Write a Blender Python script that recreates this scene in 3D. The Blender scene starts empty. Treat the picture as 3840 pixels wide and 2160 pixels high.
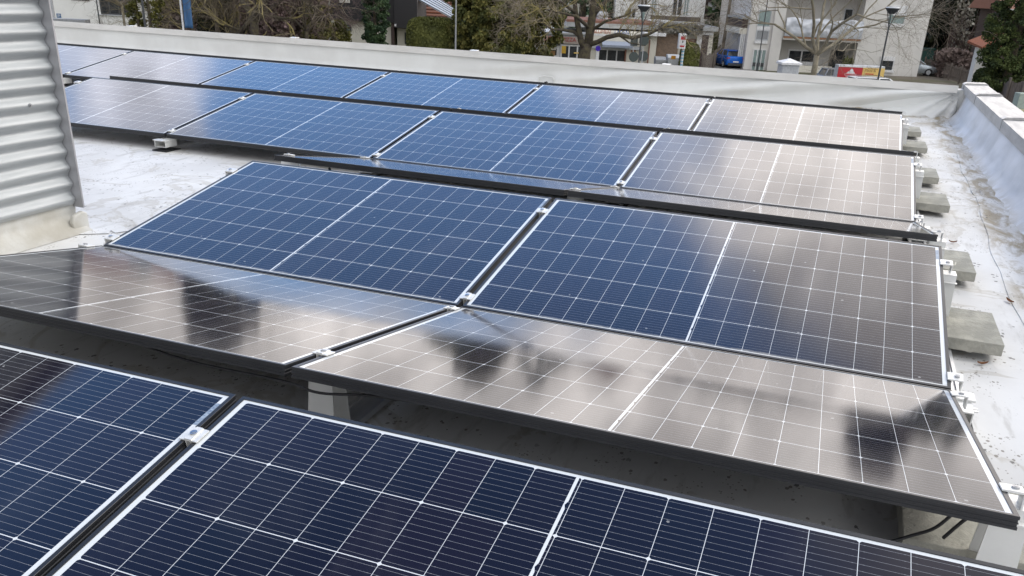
import bpy, bmesh, math, random
from math import sin, cos, pi, radians as rad
from mathutils import Vector, Matrix, Euler, noise as mn
S = bpy.context.scene
COL = S.collection
R0 = random.Random(7)
# ------------------------------------------------------------------ camera
CAM = Vector((-0.4787, -2.8823, 1.2526)); ROT = Euler((1.13638, -0.04077, 0.36081))
FPX = 3247.0
cd = bpy.data.cameras.new('camera'); cam = bpy.data.objects.new('camera', cd); COL.objects.link(cam)
cam.location = CAM; cam.rotation_euler = ROT
cd.sensor_width = 36; cd.lens = FPX / 3840 * 36; cd.shift_y = 360 / 3840; cd.clip_start = 0.05; cd.clip_end = 3000
S.camera = cam
S.view_settings.view_transform = 'Standard'; S.view_settings.look = 'None'
S.view_settings.exposure = 0.05; S.view_settings.gamma = 1
# ------------------------------------------------------------------ node helpers
class NT:
    def __init__(s, nt): s.nt = nt; s.N = nt.nodes; s.L = nt.links
    def n(s, t, **k):
        o = s.N.new(t)
        for a, b in k.items(): setattr(o, a, b)
        return o
    def put(s, sock, v):
        if hasattr(v, 'is_linked') or hasattr(v, 'links'): s.L.new(v, sock)
        else: sock.default_value = v
    def m(s, op, a, b=0.0, c=None, clamp=False):
        o = s.N.new('ShaderNodeMath'); o.operation = op; o.use_clamp = clamp
        s.put(o.inputs[0], a); s.put(o.inputs[1], b)
        if c is not None: s.put(o.inputs[2], c)
        return o.outputs[0]
    def ss(s, x, a, b):                     # smoothstep of x from a to b
        o = s.N.new('ShaderNodeMapRange'); o.interpolation_type = 'SMOOTHSTEP'
        s.put(o.inputs['Value'], x); o.inputs['From Min'].default_value = a; o.inputs['From Max'].default_value = b
        return o.outputs[0]
    def mix(s, f, a, b, bt='MIX'):
        o = s.N.new('ShaderNodeMix'); o.data_type = 'RGBA'; o.blend_type = bt
        s.put(o.inputs[0], f)
        for i, v in ((6, a), (7, b)):
            if isinstance(v, tuple) and len(v) == 3: v = v + (1,)
            s.put(o.inputs[i], v)
        return o.outputs[2]
    def noise(s, vec, scale, detail=4, rough=.55, dist=0.0):
        o = s.N.new('ShaderNodeTexNoise'); s.L.new(vec, o.inputs['Vector'])
        o.inputs['Scale'].default_value = scale; o.inputs['Detail'].default_value = detail
        o.inputs['Roughness'].default_value = rough; o.inputs['Distortion'].default_value = dist
        return o.outputs['Fac']
    def vmap(s, vec, scale=(1, 1, 1), rot=(0, 0, 0)):
        o = s.N.new('ShaderNodeMapping'); s.L.new(vec, o.inputs['Vector'])
        o.inputs['Scale'].default_value = scale; o.inputs['Rotation'].default_value = rot
        return o.outputs[0]
# ------------------------------------------------------------------ world: blue gap in a bright overcast
W = bpy.data.worlds.new('World'); S.world = W; W.use_nodes = True
t = NT(W.node_tree); bg = W.node_tree.nodes['Background']
sky = t.n('ShaderNodeTexSky', sky_type='NISHITA', sun_disc=False)
SUN_EL, SUN_AZ = rad(52), rad(68)           # azimuth clockwise from +Y
sky.sun_elevation = SUN_EL; sky.sun_rotation = SUN_AZ; sky.altitude = 500; sky.air_density = 1.0; sky.dust_density = 1.2; sky.ozone_density = 2.0
tc = t.n('ShaderNodeTexCoord'); sp = t.n('ShaderNodeSeparateXYZ'); t.L.new(tc.outputs['Generated'], sp.inputs[0])
az = t.m('MULTIPLY', t.m('ARCTAN2', sp.outputs[0], sp.outputs[1]), 57.2958)
el = t.m('MULTIPLY', t.m('ARCSINE', sp.outputs[2]), 57.2958)
n1 = t.noise(tc.outputs['Generated'], 5.0, 6, .55, .4); n2 = t.noise(tc.outputs['Generated'], 14.0, 6, .6, .6)
wob = t.m('ADD', t.m('MULTIPLY', t.m('SUBTRACT', n1, .5), 22.0), t.m('MULTIPLY', t.m('SUBTRACT', n2, .5), 10.0))
azw = t.m('ADD', az, wob); elw = t.m('ADD', el, t.m('MULTIPLY', wob, .5))
cl_r = t.ss(t.m('SUBTRACT', azw, t.m('MULTIPLY', t.m('SUBTRACT', el, 25.0), .8)), -21.0, -6.0)
gx = t.m('POWER', t.m('DIVIDE', t.m('ADD', azw, 45.0), 6.5), 2.0); gy = t.m('POWER', t.m('DIVIDE', t.m('SUBTRACT', elw, 19.0), 6.0), 2.0)
cl_l = t.ss(t.m('ADD', gx, gy), 2.2, .2)
cl_low = t.ss(elw, 16.0, 9.0)
cl_back = t.ss(t.m('ABSOLUTE', azw), 84.0, 106.0)
cl_hi = t.m('MULTIPLY', t.ss(elw, 58.0, 74.0), .75)
cm = t.m('MAXIMUM', t.m('MAXIMUM', cl_r, cl_l), t.m('MAXIMUM', cl_low, t.m('MAXIMUM', cl_back, cl_hi)))
shade = t.m('ADD', .68, t.m('MULTIPLY', t.ss(n2, .34, .66), .64))
KC = 12.0                                   # thin bright cloud low in front, greyer overhead and behind
front = t.ss(sp.outputs[1], .05, .6); gain = t.m('MULTIPLY', t.m('ADD', 1.0, t.m('MULTIPLY', front, t.m('SUBTRACT', 1.75, t.m('MULTIPLY', t.ss(el, 31.5, 42.0), 1.75)))), t.m('SUBTRACT', 1.0, t.m('MULTIPLY', t.m('MULTIPLY', front, t.ss(el, 15.0, 7.0)), .36)))
gain = t.m('MULTIPLY', gain, t.m('SUBTRACT', 1.0, t.m('MULTIPLY', t.ss(az, -28.0, -40.0), .42)))
gain = t.m('MULTIPLY', gain, t.m('ADD', 1.0, t.m('MULTIPLY', t.ss(sp.outputs[1], 0.0, -.5), .35)))
c0 = t.mix(t.ss(el, 30.0, 56.0), (KC * 1.0, KC * .935, KC * .89), (KC * .80, KC * .80, KC * .84))
c0 = t.mix(front, (KC * .96, KC * .97, KC * .99), c0)
c0 = t.mix(t.m('MULTIPLY', t.ss(az, -30.0, -40.0), t.ss(el, 10.0, 15.0)), c0, (KC * .90, KC * .92, KC * 1.04))
c1 = t.n('ShaderNodeVectorMath', operation='SCALE'); t.L.new(c0, c1.inputs[0]); t.L.new(gain, c1.inputs['Scale']); ccol = c1.outputs[0]
cc2 = t.n('ShaderNodeVectorMath', operation='SCALE'); t.L.new(ccol, cc2.inputs[0]); t.L.new(shade, cc2.inputs['Scale'])
skb = t.n('ShaderNodeVectorMath', operation='SCALE'); t.L.new(sky.outputs[0], skb.inputs[0]); t.L.new(t.m('SUBTRACT', 4.2, t.m('MULTIPLY', t.ss(el, 34.0, 52.0), 2.5)), skb.inputs['Scale'])
fin = t.mix(cm, t.mix(1.0, skb.outputs[0], (.84, 1.0, 1.12), 'MULTIPLY'), cc2.outputs[0])
t.L.new(fin, bg.inputs['Color']); bg.inputs['Strength'].default_value = 0.1
# ------------------------------------------------------------------ sun behind thin cloud
sl = bpy.data.lights.new('sun', 'SUN'); sun = bpy.data.objects.new('sun', sl); COL.objects.link(sun)
sl.energy = 1.2; sl.angle = rad(14); sl.color = (1, .98, .95)
sd = Vector((sin(SUN_AZ) * cos(SUN_EL), cos(SUN_AZ) * cos(SUN_EL), sin(SUN_EL)))
sun.rotation_euler = sd.to_track_quat('Z', 'Y').to_euler(); sun.location = (30, 10, 40)

# ------------------------------------------------------------------ mesh builder
class MB:
    def __init__(s): s.v = []; s.f = []; s.mi = []; s.cur = 0
    def add(s, vs, fs):
        o = len(s.v); s.v += [Vector(v) for v in vs]; s.f += [tuple(i + o for i in f) for f in fs]; s.mi += [s.cur] * len(fs)
    def box(s, x0, x1, y0, y1, z0, z1, M=None):
        vs = [(x, y, z) for z in (z0, z1) for y in (y0, y1) for x in (x0, x1)]
        if M: vs = [M @ Vector(v) for v in vs]
        s.add(vs, [(0, 2, 3, 1), (4, 5, 7, 6), (0, 1, 5, 4), (2, 6, 7, 3), (0, 4, 6, 2), (1, 3, 7, 5)])
    def quad(s, a, b, c, d): s.add([a, b, c, d], [(0, 1, 2, 3)])
    def prism(s, prof, a, b, axis='x', M=None):     # closed 2-D profile extruded from a to b along an axis
        n = len(prof); vs = []
        for k in (a, b):
            for p, q in prof:
                vs.append({'x': (k, p, q), 'y': (p, k, q), 'z': (p, q, k)}[axis])
        if M: vs = [M @ Vector(v) for v in vs]
        s.add(vs, [tuple(range(n))[::-1], tuple(range(n, 2 * n))] + [(i, (i + 1) % n, n + (i + 1) % n, n + i) for i in range(n)])
    def tube(s, pts, rads, n=8, cap=True):
        pts = [Vector(p) for p in pts]
        if not hasattr(rads, '__len__'): rads = [rads] * len(pts)
        up = None; vs = []; fs = []
        for i, p in enumerate(pts):
            d = (pts[min(i + 1, len(pts) - 1)] - pts[max(i - 1, 0)])
            if d.length < 1e-9: d = Vector((0, 0, 1))
            d.normalize()
            if up is None: up = d.orthogonal()
            a = (up - d * up.dot(d))
            a = d.orthogonal() if a.length < 1e-6 else a
            a.normalize(); up = a; b = d.cross(a)
            for k in range(n):
                th = 2 * pi * k / n; vs.append(p + (a * cos(th) + b * sin(th)) * rads[i])
        for i in range(len(pts) - 1):
            for k in range(n): fs.append((i * n + k, i * n + (k + 1) % n, (i + 1) * n + (k + 1) % n, (i + 1) * n + k))
        if cap: fs += [tuple(range(n))[::-1], tuple(range((len(pts) - 1) * n, len(pts) * n))]
        s.add(vs, fs)
    def cyl(s, p, r, h, n=12, axis=(0, 0, 1)): s.tube([p, Vector(p) + Vector(axis).normalized() * h], r, n)
    def grid(s, nx, ny, f):
        vs = [f(i / (nx - 1), j / (ny - 1)) for j in range(ny) for i in range(nx)]
        s.add(vs, [(j * nx + i, j * nx + i + 1, (j + 1) * nx + i + 1, (j + 1) * nx + i) for j in range(ny - 1) for i in range(nx - 1)])
    def mesh(s, name, mats, off=None, smooth=False):
        me = bpy.data.meshes.new(name)
        vs = [v - off for v in s.v] if off is not None else s.v
        me.from_pydata([tuple(v) for v in vs], [], s.f)
        for m in (mats if isinstance(mats, (list, tuple)) else [mats]): me.materials.append(m)
        me.polygons.foreach_set('material_index', s.mi)
        if smooth: me.polygons.foreach_set('use_smooth', [True] * len(s.f))
        me.update(); return me
    def build(s, name, mats, parent=None, smooth=False, bevel=0):
        off = parent_world(parent) if parent else None
        o = bpy.data.objects.new(name, s.mesh(name, mats, off, smooth)); COL.objects.link(o)
        if parent: o.parent = parent
        if bevel:
            b = o.modifiers.new('bevel', 'BEVEL'); b.width = bevel; b.segments = 2; b.limit_method = 'ANGLE'; b.angle_limit = rad(40)
        return o
def parent_world(o):
    p = Vector((0, 0, 0))
    while o: p += o.location; o = o.parent
    return p
def tag(o, label, cat, group=None):
    o['label'] = label; o['category'] = cat
    if group: o['group'] = group
    return o
def thing(name, loc, label, cat, group=None, rot=None):
    o = bpy.data.objects.new(name, None); COL.objects.link(o); o.location = loc; o.empty_display_size = .1
    if rot: o.rotation_euler = rot
    return tag(o, label, cat, group)
def struct(o): o['kind'] = 'structure'; return o
def dup(root, loc, rot=None, label=None, group=None):
    r = root.copy(); COL.objects.link(r); r.location = loc
    if rot is not None: r.rotation_euler = rot
    if label: r['label'] = label
    if group: r['group'] = group
    for ch in root.children:
        c = ch.copy(); COL.objects.link(c); c.parent = r
        for g in ch.children:
            d = g.copy(); COL.objects.link(d); d.parent = c
    return r
# ------------------------------------------------------------------ materials
def mat(name, c, rough=.6, metal=0.0, c2=None, scale=8, bump=0, bscale=None, stretch=(1, 1, 1), spec=None, coord='Object', rvar=0, em=0):
    m = bpy.data.materials.new(name); m.use_nodes = True; t = NT(m.node_tree); b = t.N['Principled BSDF']
    b.inputs['Roughness'].default_value = rough; b.inputs['Metallic'].default_value = metal
    if spec is not None: b.inputs['Specular IOR Level'].default_value = spec
    tc = t.n('ShaderNodeTexCoord'); v = t.vmap(tc.outputs[coord], stretch)
    if c2 is None: c2 = tuple(x * .82 for x in c)
    n = t.noise(v, scale, 6, .6); f = t.ss(n, .36, .66)
    col = t.mix(f, c, c2); t.L.new(col, b.inputs['Base Color'])
    if rvar: t.L.new(t.m('ADD', rough - rvar / 2, t.m('MULTIPLY', n, rvar)), b.inputs['Roughness'])
    if em: t.L.new(col, b.inputs['Emission Color']); b.inputs['Emission Strength'].default_value = em
    if bump:
        bp = t.n('ShaderNodeBump'); bp.inputs['Strength'].default_value = bump; bp.inputs['Distance'].default_value = .01
        t.L.new(t.noise(v, bscale or scale * 6, 5, .6), bp.inputs['Height']); t.L.new(bp.outputs[0], b.inputs['Normal'])
    return m
def leafmat(name, ca, cb, cc=None):
    m = bpy.data.materials.new(name); m.use_nodes = True; t = NT(m.node_tree); b = t.N['Principled BSDF']
    b.inputs['Roughness'].default_value = .65; b.inputs['Specular IOR Level'].default_value = .25
    g = t.n('ShaderNodeNewGeometry'); tc = t.n('ShaderNodeTexCoord')
    r = g.outputs['Random Per Island']
    col = t.mix(r, ca, cb)
    n = t.noise(tc.outputs['Object'], 1.1, 3)
    col = t.mix(t.ss(n, .42, .62), col, cc or tuple(x * .55 for x in ca))
    t.L.new(col, b.inputs['Base Color'])
    return m
M_frame = mat('anodised_black', (.014, .015, .018), .40, 0, (.020, .021, .024), 6, spec=.55)
M_alu = mat('raw_aluminium', (.80, .80, .775), .42, .3, (.72, .72, .70), 3, .06, 60, (1, 14, 1))
M_alud = mat('mill_aluminium', (.62, .63, .64), .38, .7, (.54, .55, .56), 4, .05, 60, (8, 1, 1))
M_steel = mat('bolt_steel', (.45, .46, .48), .3, .9)
M_rubber = mat('black_rubber', (.018, .018, .02), .8)
M_cable = mat('black_cable', (.02, .02, .022), .45)
M_conc = mat('grey_concrete', (.43, .415, .355), .9, 0, (.29, .285, .245), 9, .6, 70, rvar=.1)
def roof_material():
    m = bpy.data.materials.new('roof_membrane'); m.use_nodes = True; t = NT(m.node_tree); b = t.N['Principled BSDF']
    tc = t.n('ShaderNodeTexCoord'); P = tc.outputs['Object']; sp = t.n('ShaderNodeSeparateXYZ'); t.L.new(P, sp.inputs[0]); x, y, z = sp.outputs
    big = t.noise(P, .9, 6, .6, .5); mid = t.noise(P, 5, 7, .65, .8); st = t.noise(t.vmap(P, (6, 1.2, 1), (0, 0, .5)), 2.2, 6, .65)
    col = t.mix(t.ss(big, .38, .62), (.69, .69, .68), (.58, .575, .56))
    col = t.mix(t.m('MULTIPLY', t.ss(mid, .52, .7), .45), col, (.74, .74, .735))
    col = t.mix(t.m('MULTIPLY', t.ss(st, .53, .68), .6), col, (.42, .41, .385))
    pud = t.noise(P, 1.7, 5, .55, .9); ringm = t.m('MULTIPLY', t.ss(pud, .53, .545), t.ss(pud, .585, .555))
    col = t.mix(t.m('MULTIPLY', ringm, .45), col, (.40, .37, .31))
    silt = t.m('MULTIPLY', t.ss(t.noise(P, 2.6, 8, .72, .4), .54, .66), t.m('MULTIPLY', t.ss(t.noise(P, .55, 3), .47, .58), t.ss(x, -2.6, -3.4)))
    col = t.mix(t.m('MULTIPLY', silt, .55), col, (.34, .31, .26))
    # brown silt where water stands along the right-hand upstand and round the plinth
    near = t.m('MAXIMUM', t.ss(x, .36, .48), t.ss(y, 7.6, 8.6))
    dirt = t.noise(t.vmap(P, (1.6, .55, 1)), 3.2, 7, .68, 1.2)
    col = t.mix(t.m('MULTIPLY', t.m('MULTIPLY', near, t.ss(dirt, .42, .60)), .92), col, (.31, .255, .165))
    dk = t.noise(t.vmap(P, (2.2, .8, 1)), 4.3, 7, .7, .6)
    col = t.mix(t.m('MULTIPLY', t.m('MULTIPLY', near, t.ss(dk, .56, .70)), .8), col, (.13, .115, .10))
    # seeds and crumbs
    for sc, th, zone, dark in ((34, .19, t.ss(t.noise(P, 1.3, 3), .42, .52), (.16, .14, .11)), (17, .13, t.ss(t.noise(P, .8, 3), .42, .52), (.06, .055, .05)), (75, .2, t.ss(t.noise(P, 2.1, 3), .44, .54), (.22, .2, .17))):
        vo = t.n('ShaderNodeTexVoronoi'); vo.inputs['Scale'].default_value = sc
        t.L.new(t.vmap(P, (1, .75, 1)), vo.inputs['Vector'])
        keep = t.m('GREATER_THAN', t.noise(vo.outputs['Position'], 9.0, 1), .50)
        spot = t.m('MULTIPLY', t.m('LESS_THAN', t.m('ADD', vo.outputs['Distance'], t.m('MULTIPLY', t.m('SUBTRACT', t.noise(P, 140, 2), .5), .25)), th), t.m('MULTIPLY', keep, zone))
        col = t.mix(t.m('MULTIPLY', spot, .8), col, dark)
    t.L.new(col, b.inputs['Base Color'])
    t.L.new(t.m('ADD', .5, t.m('MULTIPLY', mid, .3)), b.inputs['Roughness'])
    bp = t.n('ShaderNodeBump'); bp.inputs['Strength'].default_value = .25; bp.inputs['Distance'].default_value = .006
    t.L.new(t.m('ADD', mid, t.m('MULTIPLY', t.noise(P, 60, 3), .15)), bp.inputs['Height']); t.L.new(bp.outputs[0], b.inputs['Normal'])
    return m
M_roof = roof_material()
M_memb = mat('upstand_membrane', (.75, .76, .74), .55, 0, (.68, .685, .665), 1.6, .12, 30)
M_memb2 = mat('side_upstand_membrane', (.68, .685, .695), .55, 0, (.57, .575, .575), 2.2, .15, 30)
def splash(m):                              # brown splash marks left along the foot of the membrane
    t = NT(m.node_tree); b = t.N['Principled BSDF']; src = b.inputs['Base Color'].links[0].from_socket
    tc = t.n('ShaderNodeTexCoord'); g = t.n('ShaderNodeNewGeometry'); sp = t.n('ShaderNodeSeparateXYZ'); t.L.new(g.outputs['Position'], sp.inputs[0])
    n = t.noise(t.vmap(g.outputs['Position'], (1, 1, .5)), 4.5, 7, .7, .6)
    k = t.m('MULTIPLY', t.ss(t.m('ADD', sp.outputs[2], t.m('MULTIPLY', t.m('SUBTRACT', n, .5), .22)), .07, .0), t.ss(n, .40, .6))
    t.L.new(t.mix(t.m('MULTIPLY', k, .75), src, (.33, .28, .19)), b.inputs['Base Color'])
splash(M_memb2)
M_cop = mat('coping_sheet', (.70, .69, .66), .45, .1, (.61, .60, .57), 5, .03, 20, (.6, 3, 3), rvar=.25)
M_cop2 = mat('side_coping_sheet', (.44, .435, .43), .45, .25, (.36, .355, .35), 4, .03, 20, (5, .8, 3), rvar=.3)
M_corr = mat('corrugated_metal', (.43, .45, .46), .50, .45, (.36, .38, .39), 6, .03, 40, (2, .6, 9), rvar=.12)
M_flash = mat('flashing_metal', (.42, .42, .44), .45, .5)
M_plinth = mat('plinth_membrane', (.54, .54, .515), .6, 0, (.40, .38, .33), 3.2, .15, 30)

# ------------------------------------------------------------------ the roof (structure)
XR, YF = .705, 8.83                        # inner faces of the two parapets
GZ = -4.88                                # street level
def fbm(x, y, z=0, o=4):
    return mn.fractal(Vector((x, y, z)), 1.0, 2.1, o, noise_basis='PERLIN_ORIGINAL')
xs = [-16 + .35 * i for i in range(45)]; xs = [x for x in xs if x < -.3] + [-.3 + .03 * i for i in range(34)]
ys = [-6 + .25 * i for i in range(26)] + [.5 + .045 * i for i in range(189)]
def roof_z(x, y):
    w = max(0, min(1, (x - .22) / .25)) * max(0, min(1, (y - 1) / 3)); w2 = max(0, min(1, (y - 7.2) / 1.2)) * max(0, min(1, (x + .2) / .4))
    k = max(w, w2)
    z = fbm(x * .5, y * .5) * .002
    if k > 0:
        z += k * (.016 * abs(fbm(x * 2.2 + 3, y * 2.6)) + .018 * max(0, fbm(x * 1.1 + y * .8, y * 4.2, 2)))
    if x > .62: z += (x - .62) ** 2 * 1.4          # coves up into the upstand
    if y > 8.68: z += (y - 8.68) ** 2 * 1.6
    return z
mb = MB()
mb.add([(x, y, roof_z(x, y)) for y in ys for x in xs], [(j * len(xs) + i, j * len(xs) + i + 1, (j + 1) * len(xs) + i + 1, (j + 1) * len(xs) + i) for j in range(len(ys) - 1) for i in range(len(xs) - 1)])
roof = struct(mb.build('roof', M_roof, smooth=True))
# welded lap joints of the membrane
def lap(pts, w, label):
    mb = MB(); n = len(pts)
    for i in range(n - 1):
        a, b = Vector(pts[i]), Vector(pts[i + 1]); d = (b - a).normalized(); q = Vector((-d.y, d.x, 0)) * w
        z = Vector((0, 0, .0045))
        zz = lambda p: Vector((p.x, p.y, max(roof_z(p.x, p.y), 0) + .004))
        mb.quad(zz(a), zz(b), zz(b + q), zz(a + q)); mb.quad(zz(a) - Vector((0, 0, .012)), zz(b) - Vector((0, 0, .012)), zz(b), zz(a))
    return tag(mb.build('membrane_strip', M_roof), label, 'roof strip')
sp_ = []
for i in range(60):
    f = i / 59; y = .3 + 8.3 * f
    x = .386 + .03 * (y - 1) / 1.0 * .9 + .012 * sin(y * 2.1) + .006 * sin(y * 7)
    sp_.append((min(x, .60), y, 0))
lap(sp_[::-1], .05, 'long pale welded membrane strip running along the foot of the right parapet')
lap([(-4.10, .40, 0), (-4.04, .44, 0), (-3.93, .52, 0), (-3.86, .66, 0), (-3.84, .85, 0), (-3.6, 1.35, 0)][::-1], .06, 'short welded membrane strip curving away from the plinth of the corrugated housing')

# ------------------------------------------------------------------ far parapet
pw = thing('parapet_wall', (-6.5, YF, 0), 'long low white parapet at the far edge of the roof, its membrane draped in diagonal folds', 'parapet')
def far_face(x, z):
    k = max(0, min(1, (x + 6.5) / 4.5)); c = max(0, min(1, (x + 1.6) / 2.0))
    ph = (z - .16 * (x - XR)) * 24 + 1.6 * fbm(x * .5, z * .8, 7)
    f = k * .036 * sin(ph) + .004 * fbm(x * .7, z * 2, 5)
    ang = math.atan2(.31 - z, XR - x + .02); f += c * .032 * sin(ang * 15 + 1)
    cove = .07 * max(0, 1 - z / .10) ** 2
    m = math.exp(-((x + 4.34) / .10) ** 4 - ((z - .085) / .05) ** 4)      # pressed recess of the overflow
    return YF - f * min(1, (.33 - z) / .06) - cove + .02 * m
mb = MB(); nx, nz = 360, 20
mb.grid(nx, nz, lambda u, v: ((-15 + (XR + 15.0) * (u ** .62)), far_face(-15 + (XR + 15.0) * (u ** .62), .33 * v), .33 * v))
mb.build('membrane', M_memb, pw, smooth=True)
mb = MB(); mb.box(-15, XR + .22, YF + .03, YF + .24, GZ, .33); mb.build('wall_core', M_memb, pw)
zt, zb = .380, .297
joints = [-15, -11.28, -8.30, -5.42, -2.75, XR - .03]
for a, b in zip(joints[:-1], joints[1:]):
    mb = MB(); mb.prism([(YF - .035, zb), (YF - .030, zb), (YF - .030, zt - .005), (YF + .28, zt - .030), (YF + .28, zb - .03), (YF + .288, zb - .03), (YF + .288, zt - .024), (YF - .035, zt)], a + .003, b - .003)
    mb.build('coping', M_cop, pw)
for j in joints[1:-1]:
    mb = MB(); mb.prism([(YF - .039, zb + .003), (YF - .032, zb + .003), (YF - .032, zt + .002), (YF + .06, zt - .004), (YF + .07, zt - .001), (YF + .07, zt + .008), (YF + .02, zt + .009), (YF - .039, zt + .004)], j - .05, j + .05)
    mb.build('joint_cover', M_cop, pw)
# ------------------------------------------------------------------ right parapet
pr = thing('parapet_wall', (XR, 3.5, 0), 'low parapet along the right edge of the roof, bluish white rippled membrane under a wide metal coping', 'parapet')
def right_face(y, z):
    f = .020 * fbm(y * 1.6, z * .9, 3) + .014 * sin(y * 6.2 + 1.4 * fbm(y, z * 2, 9)) * (.4 + .6 * z / .3) + .010 * fbm(y * 5, z * 5, 1) + .012 * max(0, fbm(y * 2.5 + z * 4, z * 6, 4))
    cove = .055 * max(0, 1 - z / .10) ** 2
    return XR - .02 + .085 * min(1, z / .28) - max(-.008, f) * max(0, min(1, (.31 - z) / .14)) - cove
mb = MB(); mb.grid(300, 20, lambda u, v: (right_face(-4 + (YF + 4.0) * u, .33 * v), -4 + (YF + 4.0) * u, .33 * v))
mb.build('membrane', M_memb2, pr, smooth=True)
mb = MB(); mb.box(XR + .075, XR + .24, -5, YF + .02, GZ, .33); mb.build('wall_core', M_memb, pr)
rj = [-5, -2.4, .6, 3.0, 5.62, 7.72, YF + .30]
for a, b in zip(rj[:-1], rj[1:]):
    mb = MB(); x0 = XR + .040
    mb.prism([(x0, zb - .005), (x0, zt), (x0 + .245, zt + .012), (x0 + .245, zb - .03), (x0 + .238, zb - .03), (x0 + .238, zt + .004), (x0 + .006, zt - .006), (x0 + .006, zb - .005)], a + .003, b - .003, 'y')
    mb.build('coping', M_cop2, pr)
for j in rj[2:-1]:
    mb = MB(); x0 = XR + .036
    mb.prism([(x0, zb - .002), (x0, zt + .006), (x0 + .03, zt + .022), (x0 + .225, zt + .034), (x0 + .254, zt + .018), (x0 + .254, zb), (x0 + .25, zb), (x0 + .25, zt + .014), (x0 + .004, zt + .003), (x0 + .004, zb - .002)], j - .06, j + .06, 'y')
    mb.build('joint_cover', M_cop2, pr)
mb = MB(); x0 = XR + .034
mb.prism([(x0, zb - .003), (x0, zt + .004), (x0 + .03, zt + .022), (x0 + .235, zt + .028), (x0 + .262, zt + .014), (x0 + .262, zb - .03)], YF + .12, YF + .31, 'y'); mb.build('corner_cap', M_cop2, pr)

# ------------------------------------------------------------------ corrugated housing on the left
HX, HY = -4.105, .475
hs = thing('roof_housing', (HX, HY, 0), 'tall housing clad in silver horizontal corrugated metal on a cream plinth', 'plant housing')
mb = MB(); pit = .0795; amp = .0115; z0, z1 = .13, 1.70
nz = int((z1 - z0) / pit * 12)
mb.grid(2, nz + 1, lambda u, v: (HX + amp * sin((z0 + (z1 - z0) * v - z0) / pit * 2 * pi - .6) + .014, HY - .005 - 4.2 * u, z0 + (z1 - z0) * v))
mb.build('corrugated_sheet', M_corr, hs, smooth=True)
mb = MB(); mb.box(HX - 1.8, HX - .015, HY - 4.2, HY + .02, z0 + .02, 1.72); mb.build('core', M_flash, hs)
mb = MB(); mb.prism([(HX - .02, HY - .003), (HX + .066, HY - .003), (HX + .066, HY + .006), (HX + .02, HY + .03), (HX - .02, HY + .03)], z0 - .012, 1.73, 'z'); mb.build('corner_flashing', M_flash, hs)
mb = MB(); mb.grid(30, 14, lambda u, v: (HX - .005 + .10 * max(0, 1 - v / .55) ** 2.2 + .006 * fbm(u * 9, v * 2), HY + .01 - 4.2 * u, .002 + (z0 + .03) * v)); 
mb.build('plinth', M_plinth, hs, smooth=True)
mb = MB(); mb.grid(14, 14, lambda u, v: (HX - .005 - 1.5 * u, HY + .01 + .07 * max(0, 1 - v / .5) ** 2.2, .002 + (z0 + .03) * v)); mb.build('plinth', M_plinth, hs, smooth=True)
mb = MB(); mb.prism([(HY + .03, .002), (HY + .03, .085), (HY + .0, .10), (HY - .06, .085), (HY - .075, .05), (HY - .07, .006)], HX + .028, HX + .055, 'x'); mb.build('corner_patch', M_plinth, hs, bevel=.008)
mb = MB(); mb.box(HX - 1.86, HX + .07, HY - 4.25, HY + .05, 1.73, 1.77); mb.build('cap', M_flash, hs)
for (yy, zz) in ((.05, 4), (.11, 9), (-.1, 8), (.30, 6)):
    zc = z0 + pit * (zz + .35)
    mb = MB(); mb.cyl((HX + .024, yy, zc), .009, .006, 10, (1, 0, 0)); mb.cyl((HX + .028, yy, zc), .005, .008, 6, (1, 0, 0)); mb.build('screw', M_steel, hs)

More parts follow.
